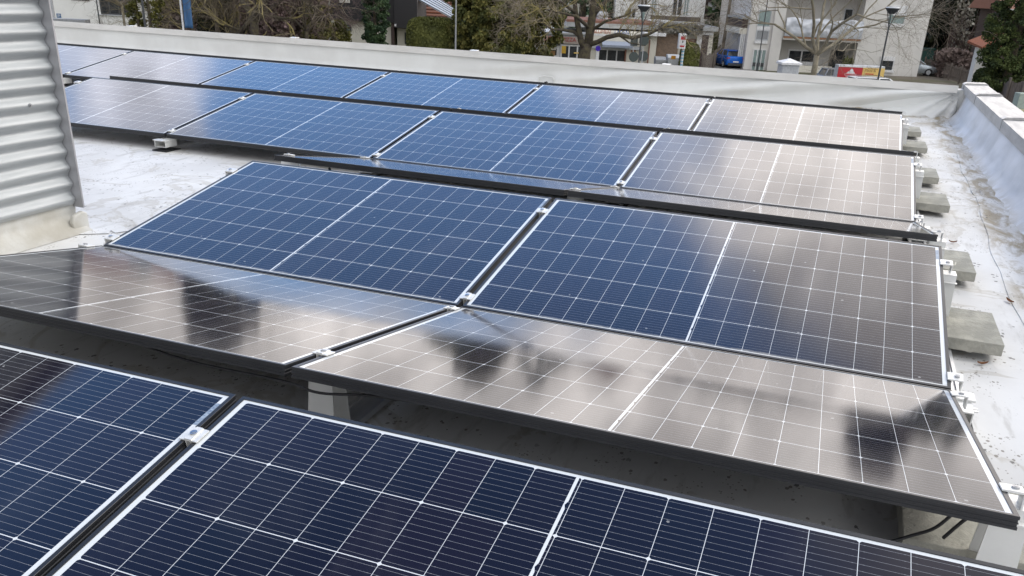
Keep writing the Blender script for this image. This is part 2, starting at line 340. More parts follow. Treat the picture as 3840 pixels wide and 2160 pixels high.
# ------------------------------------------------------------------ solar panels
PW, PH, TILT, GAP, VAL, RDG, PT = 1.722, 1.134, .1711, .0203, .011, .1992, .0305
CT, ST = cos(TILT), sin(TILT); ZLO = .12
def glass_material(name, dust):
    m = bpy.data.materials.new(name); m.use_nodes = True; t = NT(m.node_tree); b = t.N['Principled BSDF']
    tc = t.n('ShaderNodeTexCoord'); P = tc.outputs['Object']; sp = t.n('ShaderNodeSeparateXYZ'); t.L.new(P, sp.inputs[0]); x, y = sp.outputs[0], sp.outputs[1]
    px, cw, py, chh = .0923, .0911, .1828, .1806
    ax = t.m('SUBTRACT', t.m('ABSOLUTE', x), .0070)           # two halves either side of the centre bar
    ix = t.m('FLOOR', t.m('DIVIDE', ax, px)); lx = t.m('SUBTRACT', ax, t.m('MULTIPLY', ix, px))
    ay = t.m('ADD', y, 3 * py); iy = t.m('FLOOR', t.m('DIVIDE', ay, py)); ly = t.m('SUBTRACT', ay, t.m('MULTIPLY', iy, py))
    inx = t.m('MULTIPLY', t.m('MULTIPLY', t.m('GREATER_THAN', lx, 0), t.m('LESS_THAN', lx, cw)), t.m('LESS_THAN', ix, 8.5))
    yo = (py - chh) / 2
    dy = t.m('SUBTRACT', chh / 2, t.m('ABSOLUTE', t.m('SUBTRACT', ly, py / 2)))     # distance in from the cell's top or bottom
    iny = t.m('MULTIPLY', t.m('GREATER_THAN', dy, 0), t.m('LESS_THAN', t.m('ABSOLUTE', y), 3 * py))
    # cut corners on one long side of each half cell
    par = t.m('MODULO', t.m('ADD', ix, t.m('MULTIPLY', t.m('GREATER_THAN', x, 0), 1.0)), 2.0)
    dx = t.m('ADD', t.m('MULTIPLY', par, lx), t.m('MULTIPLY', t.m('SUBTRACT', 1.0, par), t.m('SUBTRACT', cw, lx)))
    ch = t.m('GREATER_THAN', t.m('ADD', dx, dy), .0042)
    cell = t.m('MULTIPLY', t.m('MULTIPLY', inx, iny), ch)
    # fine wires along the row, ten to a cell, with solder dots near the cell's edges
    wy = t.m('ABSOLUTE', t.m('SUBTRACT', t.m('FRACT', t.m('DIVIDE', t.m('SUBTRACT', ly, yo), chh / 10)), .5))
    dot = t.m('LESS_THAN', t.m('ABSOLUTE', t.m('SUBTRACT', t.m('ABSOLUTE', t.m('SUBTRACT', lx, cw / 2)), .036)), .0018)
    wire = t.m('LESS_THAN', wy, t.m('ADD', .019, t.m('MULTIPLY', dot, .012)))
    # each cell a slightly different blue
    cv = t.n('ShaderNodeCombineXYZ'); t.L.new(t.m('ADD', ix, t.m('MULTIPLY', t.m('GREATER_THAN', x, 0), 31.0)), cv.inputs[0]); t.L.new(iy, cv.inputs[1])
    oi = t.n('ShaderNodeObjectInfo'); t.L.new(t.m('MULTIPLY', oi.outputs['Random'], 50.0), cv.inputs[2])
    wn = t.n('ShaderNodeTexWhiteNoise'); t.L.new(cv.outputs[0], wn.inputs['Vector']); r = wn.outputs['Value']
    cc = t.mix(r, (.0034, .0046, .0135), (.0075, .0046, .0125))
    dustn = t.noise(P, 70, 4, .6); sp2 = t.noise(P, 260, 2, .5)
    cc = t.mix(t.m('MULTIPLY', wire, .55), cc, (.42, .44, .47))
    col = t.mix(cell, (.66, .69, .71), cc)
    rr = t.m('ADD', .08, t.m('MULTIPLY', t.ss(t.noise(P, 3.0, 4), .4, .7), .03))
    if dust:
        e = t.m('ADD', t.m('ADD', y, PH / 2), t.m('MULTIPLY', t.m('SUBTRACT', t.noise(P, 9, 5, .7), .5), .035))
        dm = t.m('MULTIPLY', t.ss(e, .034, .012), t.m('ADD', .25, t.m('MULTIPLY', dustn, .7)))
        col = t.mix(dm, col, (.40, .40, .38)); rr = t.m('ADD', rr, t.m('MULTIPLY', dm, .4))
    vo = t.n('ShaderNodeTexVoronoi'); vo.inputs['Scale'].default_value = 13; t.L.new(P, vo.inputs['Vector'])
    drop = t.m('MULTIPLY', t.m('LESS_THAN', t.m('ADD', vo.outputs['Distance'], t.m('MULTIPLY', dustn, .09)), .105), t.m('GREATER_THAN', t.noise(vo.outputs['Position'], 7.0, 1), .58))
    col = t.mix(t.m('MULTIPLY', drop, .45), col, (.45, .46, .46))
    film = t.m('MULTIPLY', t.ss(t.noise(t.vmap(P, (1, .6, 1)), 2.6, 6, .65, .6), .52, .8), .035)
    col = t.mix(film, col, (.5, .5, .5))
    t.L.new(col, b.inputs['Base Color']); t.L.new(rr, b.inputs['Roughness']); b.inputs['IOR'].default_value = 1.5
    return m
G_d = glass_material('cell_glass_dusty', True); G_c = glass_material('cell_glass', False)
M_stick = mat('sticker', (.12, .17, .26), .4, 0, (.35, .42, .5), 60, stretch=(1, 6, 1))
def panel_proto(gl, name='solar_panel'):
    root = thing(name, (0, 0, 0), 'panel', 'solar panel')
    hw, hh = PW / 2, PH / 2; mb = MB()
    # hollow frame of four mitred bars: grooved outer wall, thin lip over the glass, return flange below
    prof = [(0, -PT), (0, -.0240), (.0018, -.0230), (.0018, -.0180), (0, -.0170), (0, -.0145), (.0018, -.0135), (.0018, -.0085), (0, -.0075), (0, -.0006), (.0006, 0), (.0105, 0), (.0108, -.0022), (.0030, -.0060), (.0030, -PT + .002), (.028, -PT + .002), (.028, -PT)]
    n = len(prof); loop = []
    for sx, sy in ((-1, -1), (1, -1), (1, 1), (-1, 1)):
        loop.append([(sx * (hw - d), sy * (hh - d), z) for d, z in prof])
    vs = [v for l in loop for v in l]; fs = []
    for k in range(4):
        a, b = k * n, ((k + 1) % 4) * n
        for i in range(n):
            j = (i + 1) % n; fs.append((a + i, b + i, b + j, a + j))
    mb.add(vs, fs); mb.build('frame', M_frame, root)
    mb = MB(); i = .0095; mb.box(-hw + i, hw - i, -hh + i, hh - i, -.0058, -.0022); mb.build('cell_sheet', gl, root)
    mb = MB(); mb.box(hw - .0245, hw - .0125, hh - .135, hh - .045, -.0030, -.0017); mb.build('serial_sticker', M_stick, root)
    mb = MB(); mb.box(hw - .95, hw - .86, hh - .07, hh - .02, -.028, -.008); mb.build('junction_box', M_rubber, root)
    return root
PA = panel_proto(G_d); PB = panel_proto(G_c)
h = PH * CT
yl = {'C': VAL / 2, 'D': -VAL / 2}; yh = {'C': VAL / 2 + h, 'D': -VAL / 2 - h}
yh['E'] = yh['D'] - RDG; yl['E'] = yh['E'] - h
yh['Bp'] = yh['C'] + RDG; yl['Bp'] = yh['Bp'] + h; yl['B'] = yl['Bp'] + VAL; yh['B'] = yl['B'] + h
yh['Ap'] = yh['B'] + RDG; yl['Ap'] = yh['Ap'] + h; yl['A'] = yl['Ap'] + VAL; yh['A'] = yl['A'] + h
yh['Zp'] = yh['A'] + RDG; yl['Zp'] = yh['Zp'] + h
XO = {'E': -.005, 'D': 0, 'C': 0, 'Bp': 0, 'B': 0, 'Ap': 0, 'A': .002, 'Zp': .002}
NC = {'E': 2, 'D': 2, 'C': 2, 'Bp': 2, 'B': 4, 'Ap': 4, 'A': 7, 'Zp': 7}
ROWN = {'E': 'nearest row', 'D': 'second row, mirroring trees', 'C': 'deep blue third row', 'Bp': 'fourth row, a thin sliver', 'B': 'fifth row', 'Ap': 'sixth row, just a black edge', 'A': 'seventh row', 'Zp': 'last row by the far parapet'}
ORD = ['first', 'second', 'third', 'fourth', 'fifth', 'sixth', 'seventh']
first = {}
for row in 'E D C Bp B Ap A Zp'.split():
    face = row in 'ECBA'
    for k in range(NC[row]):
        src = PA if face else PB
        x = XO[row] - k * (PW + GAP) - PW / 2; y = (yl[row] + yh[row]) / 2; z = ZLO + PH / 2 * ST
        lab = 'black framed solar panel, %s from the right in the %s' % (ORD[k], ROWN[row])
        rot = Euler((TILT if face else -TILT, 0, 0))
        if src not in first: first[src] = 1; o = src; o.location = (x, y, z); o.rotation_euler = rot; o['label'] = lab
        else: o = dup(src, (x, y, z), rot, lab)
        o['group'] = 'solar panels in tilted rows on the flat roof'
# ------------------------------------------------------------------ clamps
def clamp_proto(mid):
    r = thing('mid_clamp' if mid else 'end_clamp', (0, 0, 0), 'clamp', 'panel clamp')
    mb = MB(); w = .023
    if mid:
        mb.prism([(-.024, .0012), (-.024, .0045), (-.009, .0045), (-.009, .0075), (.009, .0075), (.009, .0045), (.024, .0045), (.024, .0012), (.0085, .0012), (.0085, -.03), (.006, -.03), (.006, .0012), (-.006, .0012), (-.006, -.03), (-.0085, -.03), (-.0085, .0012)], -w, w, 'y')
    else:
        mb.prism([(-.010, .0012), (-.010, .0052), (.004, .0062), (.036, .0062), (.038, .004), (.038, -.035), (.034, -.035), (.034, .0015), (.004, .0012), (.004, -.035), (.0015, -.035), (.0015, .0012)], -w, w, 'y')
    mb.build('plate', M_alu, r)
    mb = MB(); c = (0 if mid else .019, 0, .0065); mb.cyl(c, .0085, .0045, 14); mb.cyl((c[0], 0, .011), .0045, .001, 6); mb.build('bolt', M_steel, r)
    return r
CM, CE = clamp_proto(True), clamp_proto(False)
cfirst = {}
ROWS = {'E': 'nearest row', 'D': 'second row', 'C': 'third row', 'Bp': 'fourth row', 'B': 'fifth row', 'Ap': 'sixth row', 'A': 'seventh row', 'Zp': 'last row'}
for row in 'E D C Bp B Ap A Zp'.split():
    face = row in 'ECBA'; rot0 = TILT if face else -TILT; s = 1 if yh[row] > yl[row] else -1
    for k in range(NC[row] + 1):
        end = k in (0, NC[row])
        for q, wh in ((.070, 'low'), (.962, 'high')):
            x = XO[row] - k * (PW + GAP) + (GAP / 2 if not end else (0 if k == 0 else GAP))
            y = yl[row] + s * q * CT; z = ZLO + q * ST
            src = CE if end else CM; flip = end and k > 0
            rot = Euler((-rot0 if flip else rot0, 0, pi if flip else 0))
            lab = ('silver end clamp at the %s end of the %s, near its %s edge' % ('right' if k == 0 else 'left', ROWS[row], wh)) if end else \
                  ('silver clamp near the %s edge in the %s gap from the right, %s' % (wh, ORD[k - 1], ROWS[row]))
            if src not in cfirst: cfirst[src] = 1; o = src; o.location = (x, y, z); o.rotation_euler = rot; o['label'] = lab
            else: o = dup(src, (x, y, z), rot, lab)
            o['group'] = 'panel clamps'
# ------------------------------------------------------------------ posts, feet and rails under the panels
def post_proto():
    r = thing('support_post', (0, 0, 0), 'post', 'support post'); mb = MB(); H_ = ZLO + .95 * ST - PT - .004
    wt, wb = .036, .046
    for yy in (-.034, .030):
        lean = .012 if yy < 0 else -.012
        mb.add([(-wb, yy - lean, .03), (wb, yy - lean, .03), (wt, yy, H_), (-wt, yy, H_), (-wb, yy - lean + .004, .03), (wb, yy - lean + .004, .03), (wt, yy + .004, H_), (-wt, yy + .004, H_)], [(0, 1, 2, 3), (5, 4, 7, 6), (1, 5, 6, 2), (4, 0, 3, 7), (3, 2, 6, 7), (4, 5, 1, 0)])
    mb.box(-wt, wt, -.034, .034, H_, H_ + .0035)
    for zz in (.052, H_ - .028):
        w = wb + (wt - wb) * (zz - .03) / (H_ - .03) + .004; mb.box(-w, w, -.052, -.034, zz, zz + .0035); mb.box(-w, w, .036, .052, zz, zz + .0035)
    mb.build('profile', M_alu, r)
    mb = MB(); mb.box(-.052, .052, -.06, .06, .0315, .035); mb.build('base_plate', M_alud, r)
    return r
def foot_proto():
    r = thing('mounting_bracket', (0, 0, 0), 'foot', 'support foot'); mb = MB(); zt_ = ZLO - PT - .004
    mb.box(-.05, .05, -.062, .062, .031, .034); mb.box(-.05, -.046, -.062, .062, .034, zt_ - .012); mb.box(.046, .05, -.062, .062, .034, zt_ - .012); mb.box(-.05, .05, -.062, .062, zt_ - .012, zt_ - .009)
    mb.box(-.045, .045, -.085, -.02, zt_ - .004, zt_); mb.box(-.04, -.036, -.03, .03, zt_ - .009, zt_ - .004); mb.box(-.02, .06, .02, .085, zt_ - .004, zt_); mb.box(.02, .024, .02, .06, zt_ - .009, zt_ - .004)
    for yy in (-.05, -.03, .03, .05): mb.box(-.056, .062, yy - .006, yy + .006, zt_ - .009, zt_ - .005)
    mb.build('bracket', M_alu, r)
    mb = MB(); mb.box(-.066, .066, -.08, .08, .0035, .0095); mb.build('rubber_pad', M_rubber, r)
    return r
PO, FO = post_proto(), foot_proto(); pf = {}
def place(src, loc, rot, lab, grp):
    if src not in pf: pf[src] = 1; o = src; o.location = loc; o.rotation_euler = rot; o['label'] = lab
    else: o = dup(src, loc, rot, lab)
    o['group'] = grp; return o
def supports(rows, n, valley_name, yv):
    for k in range(n + 1):
        nm = 'right end' if k == 0 else ('left end' if k == n else '%s gap from the right' % ORD[k - 1])
        x = XO[rows[0]] - k * (PW + GAP) + GAP / 2 + (.012 if k == 0 else (-.012 if k == n else 0))
        place(FO, (x, yv, 0), Euler((0, 0, 0)), 'low silver bracket in the %s, %s' % (valley_name, nm), 'low feet under the panel valleys')
        for row in rows:
            s = 1 if yh[row] > yl[row] else -1
            place(PO, (x, yl[row] + s * .95 * CT, 0), Euler((0, 0, 0 if s < 0 else pi)), 'silver post under the high edge of the %s, %s' % (ROWS[row], nm), 'posts under the high panel edges')
for rows, n, nm, yv in ((('D', 'C'), 2, 'front valley', 0), (('Bp', 'B'), 2, 'middle valley', (yl['B'] + yl['Bp']) / 2), (('Ap', 'A'), 4, 'far valley', (yl['A'] + yl['Ap']) / 2)):
    supports(rows, n, nm, yv)
for k in (3, 4):
    x = XO['B'] - k * (PW + GAP) + GAP / 2
    place(FO, (x, (yl['B'] + yl['Bp']) / 2, 0), Euler((0, 0, 0)), 'low silver bracket under the fifth row, %s' % ('third gap from the right' if k == 3 else 'left end'), 'low feet under the panel valleys')
for k in (5, 6):
    x = XO['A'] - k * (PW + GAP) + GAP / 2
    place(FO, (x, (yl['A'] + yl['Ap']) / 2, 0), Euler((0, 0, 0)), 'low silver bracket under the seventh row, %s gap from the right' % ORD[k - 1], 'low feet under the panel valleys')
def rail(x, y0, y1, lab):
    mb = MB(); w = .045; zb_, zt_ = .011, .0305
    mb.prism([(-w, zb_), (w, zb_), (w, zt_), (w - .012, zt_), (w - .012, zt_ - .008), (-w + .012, zt_ - .008), (-w + .012, zt_), (-w, zt_)], y0, y1, 'y', Matrix.Translation((x, 0, 0)))
    o = mb.build('base_rail', M_alud); o['group'] = 'rails lying on the roof under the panels'
    return tag(o, lab, 'base rail')
for k in range(3):
    x = -k * (PW + GAP) + GAP / 2 + (.012 if k == 0 else 0); nm = ['right ends of the panel rows', 'first panel gap from the right', 'left ends of the two front rows'][k]
    rail(x, yh['D'] - .02, yh['C'] + .02, 'flat rail on the roof under the %s, front valley' % nm)
    rail(x, yh['Bp'] - .02, yh['B'] + .02, 'flat rail on the roof under the %s, middle valley' % nm)
    rail(x, yh['Ap'] - .02, yh['A'] + .02, 'flat rail on the roof under the %s, far valley' % nm)
# ------------------------------------------------------------------ ballast slabs
SLAB = [(-.91, -.512, 'nearest, half hidden under the lifted corner of the second row'), (.638, 1.036, 'large and clear beside the third row, brown leaf in front of it'), (1.65, 2.05, 'with a scratched white line across its top'),
        (3.215, 3.60, 'beside the near half of the fifth row'), (4.215, 4.62, 'smaller looking, beside the far half of the fifth row'), (5.685, 6.09, 'just past the black edge of the sixth row'), (6.745, 7.15, 'farthest one, close to the wrinkled corner of the roof')]
M_scr = mat('chalk_scratch', (.66, .63, .54), .9)
for i, (a, b, l) in enumerate(SLAB):
    r = thing('ballast_slab', (.03, (a + b) / 2, .032), 'square concrete paving slab, ' + l, 'concrete slab', 'ballast slabs along the right ends of the rows')
    mb = MB(); xa, xb = -.165, .243; rr = random.Random(i); z0_, z1_ = .0335, .081
    nx_ = 24
    # slab with a slightly ragged lower arris
    top = [(xa, a), (xb, a), (xb, b), (xa, b)]
    def edge(p, q, n=22): return [(p[0] + (q[0] - p[0]) * k / n, p[1] + (q[1] - p[1]) * k / n) for k in range(n)]
    ring = sum([edge(top[k], top[(k + 1) % 4]) for k in range(4)], []); n = len(ring)
    vs = [(x, y, z1_) for x, y in ring] + [(x, y, z1_ - .012) for x, y in ring] + [(x + rr.uniform(-.001, .001), y + rr.uniform(-.001, .001), z0_ + max(0, rr.gauss(.001, .0022))) for x, y in ring]
    fs = [tuple(range(n))] + [(j, n + j, n + (j + 1) % n, (j + 1) % n) for j in range(n)] + [(n + j, 2 * n + j, 2 * n + (j + 1) % n, n + (j + 1) % n) for j in range(n)] + [tuple(range(3 * n - 1, 2 * n - 1, -1))]
    mb.add(vs, [f[::-1] for f in fs]); s_ = mb.build('slab_body', M_conc, r, bevel=.003)
    if i == 2:
        mb = MB(); mb.box(-.115, .105, -.0035, .0035, .0811, .0817, Matrix.Translation((.10, 1.83, 0)) @ Matrix.Rotation(-1.02, 4, 'Z')); mb.box(-.03, .03, -.003, .003, .0811, .0817, Matrix.Translation((.16, 1.78, 0)) @ Matrix.Rotation(1.45, 4, 'Z')); mb.build('chalk_line', M_scr, r)
# ------------------------------------------------------------------ cables, leaves, scupper
def cable(pts, rad_, lab):
    P = [Vector(p) for p in pts]; out = []
    for i in range(len(P) - 1):
        p0, p1, p2, p3 = P[max(i - 1, 0)], P[i], P[i + 1], P[min(i + 2, len(P) - 1)]
        for k in range(8):
            u = k / 8; out.append(.5 * ((2 * p1) + (p2 - p0) * u + (2 * p0 - 5 * p1 + 4 * p2 - p3) * u * u + (3 * p1 - p0 - 3 * p2 + p3) * u ** 3))
    out.append(P[-1]); mb = MB(); mb.tube(out, rad_, 8); return tag(mb.build('cable', M_cable, smooth=True), lab, 'cable')
cable([(-.09, -1.02, .25), (-.115, -.97, .16), (-.16, -.95, .11), (-.24, -.98, .07), (-.34, -1.08, .03), (-.42, -1.2, .008)], .004, 'grey black cable bending down from under the right front panel to the roof')
cable([(-.03, -.98, .25), (-.06, -.96, .19), (-.085, -.93, .115)], .0045, 'short black cable end hanging over the concrete slab at the right front')
cable([(-1.2, yh['D'] + .06, .262), (-1.5, yh['D'] + .05, .25), (-1.66, yh['D'] + .03, .236), (-1.78, yh['D'] + .035, .245), (-2.1, yh['D'] + .04, .243), (-2.4, yh['D'] + .07, .262)], .004, 'long black cable sagging below the raised edge of the second row')
cable([(-3.2, yh['Bp'] + .15, .24), (-3.05, yh['Bp'] - .02, .16), (-2.9, yh['Bp'] + .02, .20), (-2.75, yh['Bp'] - .06, .11), (-2.5, yh['Bp'] - .03, .06)], .008, 'loose black cable hanging under the left end of the fourth row')
cable([(-3.25, yh['Bp'] + .08, .22), (-3.1, yh['Bp'] + .0, .17), (-2.97, yh['Bp'] - .10, .12)], .007, 'short black cable loop at the left end of the fourth row')
M_leaf = mat('dead_leaf', (.22, .10, .045), .8)
for i, (x, y, a, s_, l) in enumerate(((.179, .600, .4, .022, 'curled brown leaf on the roof in front of the large clear slab'), (.385, 1.50, 2.0, .03, 'brown leaf on the roof strip near the right parapet'), (.222, 2.545, .1, .022, 'dark shrivelled leaf beyond the scratched slab'))):
    mb = MB(); z = roof_z(x, y) + .006
    mb.grid(9, 4, lambda u, v: (x + (cos(a) * (u - .5) * 2 - sin(a) * (v - .5) * .7 * sin(pi * u)) * s_, y + (sin(a) * (u - .5) * 2 + cos(a) * (v - .5) * .7 * sin(pi * u)) * s_, z + .012 * (u - .5) ** 2 * 4 * .6 + .006 * (v - .5) ** 2 * 4))
    o = tag(mb.build('leaf', M_leaf), l, 'leaf'); o['group'] = 'dead leaves'
sc = thing('overflow_outlet', (-4.34, YF - .02, .06), 'moulded overflow outlet with a rounded lip in the far parapet', 'roof outlet')
mb = MB()
ring = [(-4.34 + .105 * math.copysign(abs(cos(a)) ** .5, cos(a)), .07 + .055 * math.copysign(abs(sin(a)) ** .5, sin(a))) for a in [2 * pi * k / 40 for k in range(40)]]
mb.tube([(x, YF - .03, z) for x, z in ring] + [(ring[0][0], YF - .03, ring[0][1])], .009, 6); mb.build('lip', M_memb, sc, smooth=True)
mb = MB(); mb.prism([(-4.385, .015), (-4.285, .015), (-4.335, .062), (-4.340, .062)], YF - .10, YF - .02, 'y'); mb.build('spout', M_rubber, sc)
# ================================================================== the street beyond the roof
YAW = ROT.z; FWD = Vector((-sin(YAW), cos(YAW), 0)); RGT = Vector((cos(YAW), sin(YAW), 0)); RM = ROT.to_matrix()
SM = Matrix(((RGT.x, FWD.x, 0, CAM.x), (RGT.y, FWD.y, 0, CAM.y), (0, 0, 1, 0), (0, 0, 0, 1)))    # street frame: u along the street, w away from us, z up
def at(px, py, w):                                  # a point seen in the photo at distance w -> (u, z) in the street frame
    d = RM @ Vector(((px - 1920) / FPX, -(py - 1440) / FPX, -1)); d *= w / d.dot(FWD)
    return d.dot(RGT), CAM.z + d.z
def uw(u, w, z): return SM @ Vector((u, w, z))
def R4(l, r, t_, b, w):                             # pixel rectangle -> u0,u1,z0,z1
    my, mx = (t_ + b) / 2, (l + r) / 2
    return at(l, my, w)[0], at(r, my, w)[0], at(mx, b, w)[1], at(mx, t_, w)[1]
def root(name, u, w, label, cat, group=None, z=GZ): return thing(name, uw(u, w, z), label, cat, group)
def bx(name, m, par, u0, u1, w0, w1, z0, z1, bevel=0):
    mb = MB(); mb.box(u0, u1, w0, w1, z0, z1, SM); return mb.build(name, m, par, bevel=bevel)
def panel(name, m, par, rect, w, d=.06, bevel=0):   # a box standing proud of a facade at w
    u0, u1, z0, z1 = rect; return bx(name, m, par, u0, u1, w - d, w + .02, z0, z1, bevel)
def window(par, rect, w, m_glass, m_frame, fw=.07, mull=0, name='window'):
    u0, u1, z0, z1 = rect; mb = MB()
    for a in ((u0, u1, z1 - fw, z1), (u0, u1, z0, z0 + fw), (u0, u0 + fw, z0 + fw, z1 - fw), (u1 - fw, u1, z0 + fw, z1 - fw)): mb.box(a[0], a[1], w - .07, w + .05, a[2], a[3], SM)
    for k in range(mull):
        c = u0 + (u1 - u0) * (k + 1) / (mull + 1); mb.box(c - fw / 2, c + fw / 2, w - .065, w + .05, z0 + fw, z1 - fw, SM)
    f = mb.build(name, m_frame, par); bx('pane', m_glass, f, u0 + fw * .6, u1 - fw * .6, w - .03, w + .03, z0 + fw * .6, z1 - fw * .6); return f
def text(s, size, m, par, u, w, z, name='lettering', ext=.02, sx=1.0):
    cu = bpy.data.curves.new(name, 'FONT'); cu.body = s; cu.size = size; cu.extrude = ext; cu.align_x = 'LEFT'
    o = bpy.data.objects.new('tmp', cu); me = bpy.data.meshes.new_from_object(o); bpy.data.objects.remove(o)
    M = SM @ Matrix.Translation((u, w, z)) @ Matrix.Rotation(pi / 2, 4, 'X') @ Matrix.Scale(sx, 4, (1, 0, 0))
    off = parent_world(par)
    for v in me.vertices: v.co = M @ v.co - off
    me.materials.clear(); me.materials.append(m); x = bpy.data.objects.new(name, me); COL.objects.link(x); x.parent = par; return x
# ---- materials
def wallmat(n, c, **k): return mat(n, c, .9, 0, tuple(x * .9 for x in c), .35, .1, 40, **k)
M_white = wallmat('white_render', (.82, .82, .79)); M_beige = wallmat('beige_render', (.69, .67, .635)); M_beige2 = wallmat('grey_beige_render', (.55, .53, .50)); M_cream = wallmat('cream_render', (.74, .71, .62))
M_black = mat('black_timber', (.022, .021, .024), .6, 0, (.03, .028, .03), 3, .2, 20, (1, 1, 12)); M_dwood = mat('dark_brown_timber', (.045, .026, .022), .7, 0, (.03, .018, .016), 3, .2, 20, (8, 8, 1))
M_tile = mat('clay_tiles', (.25, .12, .085), .8, 0, (.19, .09, .065), 9, .6, 9, (1, 1, 5)); M_tile2 = mat('orange_tiles', (.30, .10, .045), .8, 0, (.22, .075, .04), 9, .6, 9)
M_glassd = mat('dark_window', (.02, .024, .028), .08, 0, (.05, .055, .06), 2, spec=.6); M_glassl = mat('curtained_window', (.30, .38, .36), .15, 0, (.20, .26, .26), 3, stretch=(6, 6, 1)); M_wfr = mat('white_frame', (.72, .72, .72), .5); M_dfr = mat('dark_frame', (.05, .055, .06), .5)
M_grey = mat('grey_paint', (.30, .31, .32), .6); M_lgrey = mat('light_grey_paint', (.52, .54, .56), .6); M_dgrey = mat('dark_grey_metal', (.07, .075, .08), .5, .3)
M_brown = mat('brown_door', (.075, .05, .045), .7); M_wood = mat('weathered_wood', (.16, .135, .115), .9, 0, (.10, .085, .075), 3, .4, 20, (6, 6, .6)); M_pole = mat('pole_wood', (.17, .14, .105), .9)
M_tarp = mat('silver_tarpaulin', (.50, .53, .58), .35, .2, (.66, .68, .72), 1.2, .9, 2.2, (1, 1, 1.6)); M_orange = mat('orange_beam', (.33, .17, .09), .8)
M_red = mat('red_paint', (.52, .02, .03), .4, c2=(.48, .02, .03)); M_yel = mat('yellow_paint', (.75, .52, .16), .5, c2=(.72, .5, .15)); M_redt = mat('red_lettering', (.35, .04, .04), .5, c2=(.3, .05, .05)); M_orl = mat('orange_lettering', (.55, .18, .11), .5); M_blul = mat('blue_lettering', (.02, .12, .45), .5); M_wht = mat('white_paint', (.78, .78, .78), .5); M_brt = mat('brown_lettering', (.30, .17, .06), .6); M_pink = mat('pale_red_paint', (.72, .30, .30), .5)
M_blue = mat('blue_board', (.04, .12, .26), .4, c2=(.05, .14, .30)); M_teal = mat('green_plastic', (.012, .06, .05), .5); M_zinc = mat('zinc_roof', (.42, .43, .43), .5, .3, (.34, .35, .35), 2)
M_brick = bpy.data.materials.new('rough_brick'); M_brick.use_nodes = True
t = NT(M_brick.node_tree); b = t.N['Principled BSDF']; b.inputs['Roughness'].default_value = .95; br = t.n('ShaderNodeTexBrick'); tc = t.n('ShaderNodeTexCoord')
t.L.new(t.vmap(tc.outputs['Object'], (1, 1, 1), (pi / 2, 0, -YAW)), br.inputs['Vector']); br.inputs['Scale'].default_value = 2.6; br.inputs['Color1'].default_value = (.28, .19, .13, 1); br.inputs['Color2'].default_value = (.20, .14, .10, 1); br.inputs['Mortar'].default_value = (.24, .20, .17, 1); br.inputs['Mortar Size'].default_value = .03; t.L.new(br.outputs[0], b.inputs['Base Color'])
M_bark = mat('dark_bark', (.050, .040, .033), .95, 0, (.10, .086, .048), 5, .6, 12); M_bark2 = mat('plane_bark', (.27, .24, .18), .9, 0, (.18, .16, .11), 4, .4, 12); M_twig = mat('twig', (.105, .085, .065), .95, 0, (.15, .125, .08), 2); M_lich = mat('lichen_twig', (.30, .25, .09), .95, 0, (.19, .16, .11), 1.5); M_twig2 = mat('pale_twig', (.26, .22, .17), .95, 0, (.19, .16, .12), 2); M_twigp = mat('reddish_twig', (.10, .07, .066), .95, 0, (.13, .09, .08), 2)
L_yew = leafmat('yew_needles', (.10, .11, .03), (.20, .175, .05), (.065, .075, .024)); L_spruce = leafmat('spruce_needles', (.042, .085, .040), (.10, .15, .065), (.026, .052, .026)); L_hedge = leafmat('clipped_hedge_leaf', (.11, .125, .034), (.17, .175, .05), (.085, .095, .028)); L_cyp = leafmat('cypress_leaf', (.08, .082, .018), (.14, .13, .03), (.055, .058, .016)); L_thuja = leafmat('thuja_leaf', (.06, .09, .026), (.13, .155, .05), (.032, .05, .018)); L_pine = leafmat('pine_needles', (.018, .026, .013), (.045, .050, .022), (.010, .014, .008)); L_brown = leafmat('dry_leaf', (.19, .145, .13), (.28, .22, .20), (.12, .09, .08)); L_box = leafmat('shrub_leaf', (.06, .075, .02), (.12, .13, .04), (.04, .05, .015)); L_white = leafmat('pale_blossom', (.34, .34, .30), (.22, .21, .17), (.12, .11, .09))
# ---- ground (structure)
def gmat():
    m = bpy.data.materials.new('ground_mix'); m.use_nodes = True; t = NT(m.node_tree); b = t.N['Principled BSDF']; tc = t.n('ShaderNodeTexCoord'); P = tc.outputs['Object']
    n = t.noise(P, .12, 6, .6); g = t.noise(P, 3.0, 6, .7)
    t.L.new(t.mix(t.ss(n, .45, .6), t.mix(g, (.045, .055, .02), (.10, .09, .05)), t.mix(g, (.10, .085, .065), (.15, .13, .10))), b.inputs['Base Color']); b.inputs['Roughness'].default_value = .95; return m
mb = MB(); mb.grid(60, 60, lambda u, v: (-1500 + 3000 * u, -1500 + 3000 * v, GZ)); struct(mb.build('ground', gmat()))
M_asph = mat('asphalt', (.058, .058, .060), .9, 0, (.075, .075, .075), 2, .3, 60); M_pave = mat('pavement', (.20, .195, .185), .9, 0, (.25, .24, .225), 1.5, .2, 40)
struct(bx('road', M_asph, None, -150, 150, 40, 62, GZ - .2, GZ + .004)); struct(bx('pavement', M_pave, None, -150, 150, 62, 65, GZ - .2, GZ + .12)); 
u0, u1, _, _ = R4(2655, 2800, 235, 262, 80); struct(bx('driveway', M_pave, None, u0 - 1.2, u1 + .8, 65, 100, GZ - .2, GZ + .008))
# lower edge of our own building
struct(bx('building_base', M_white, None, -14, 1, 8, 8.9, GZ, -.3))
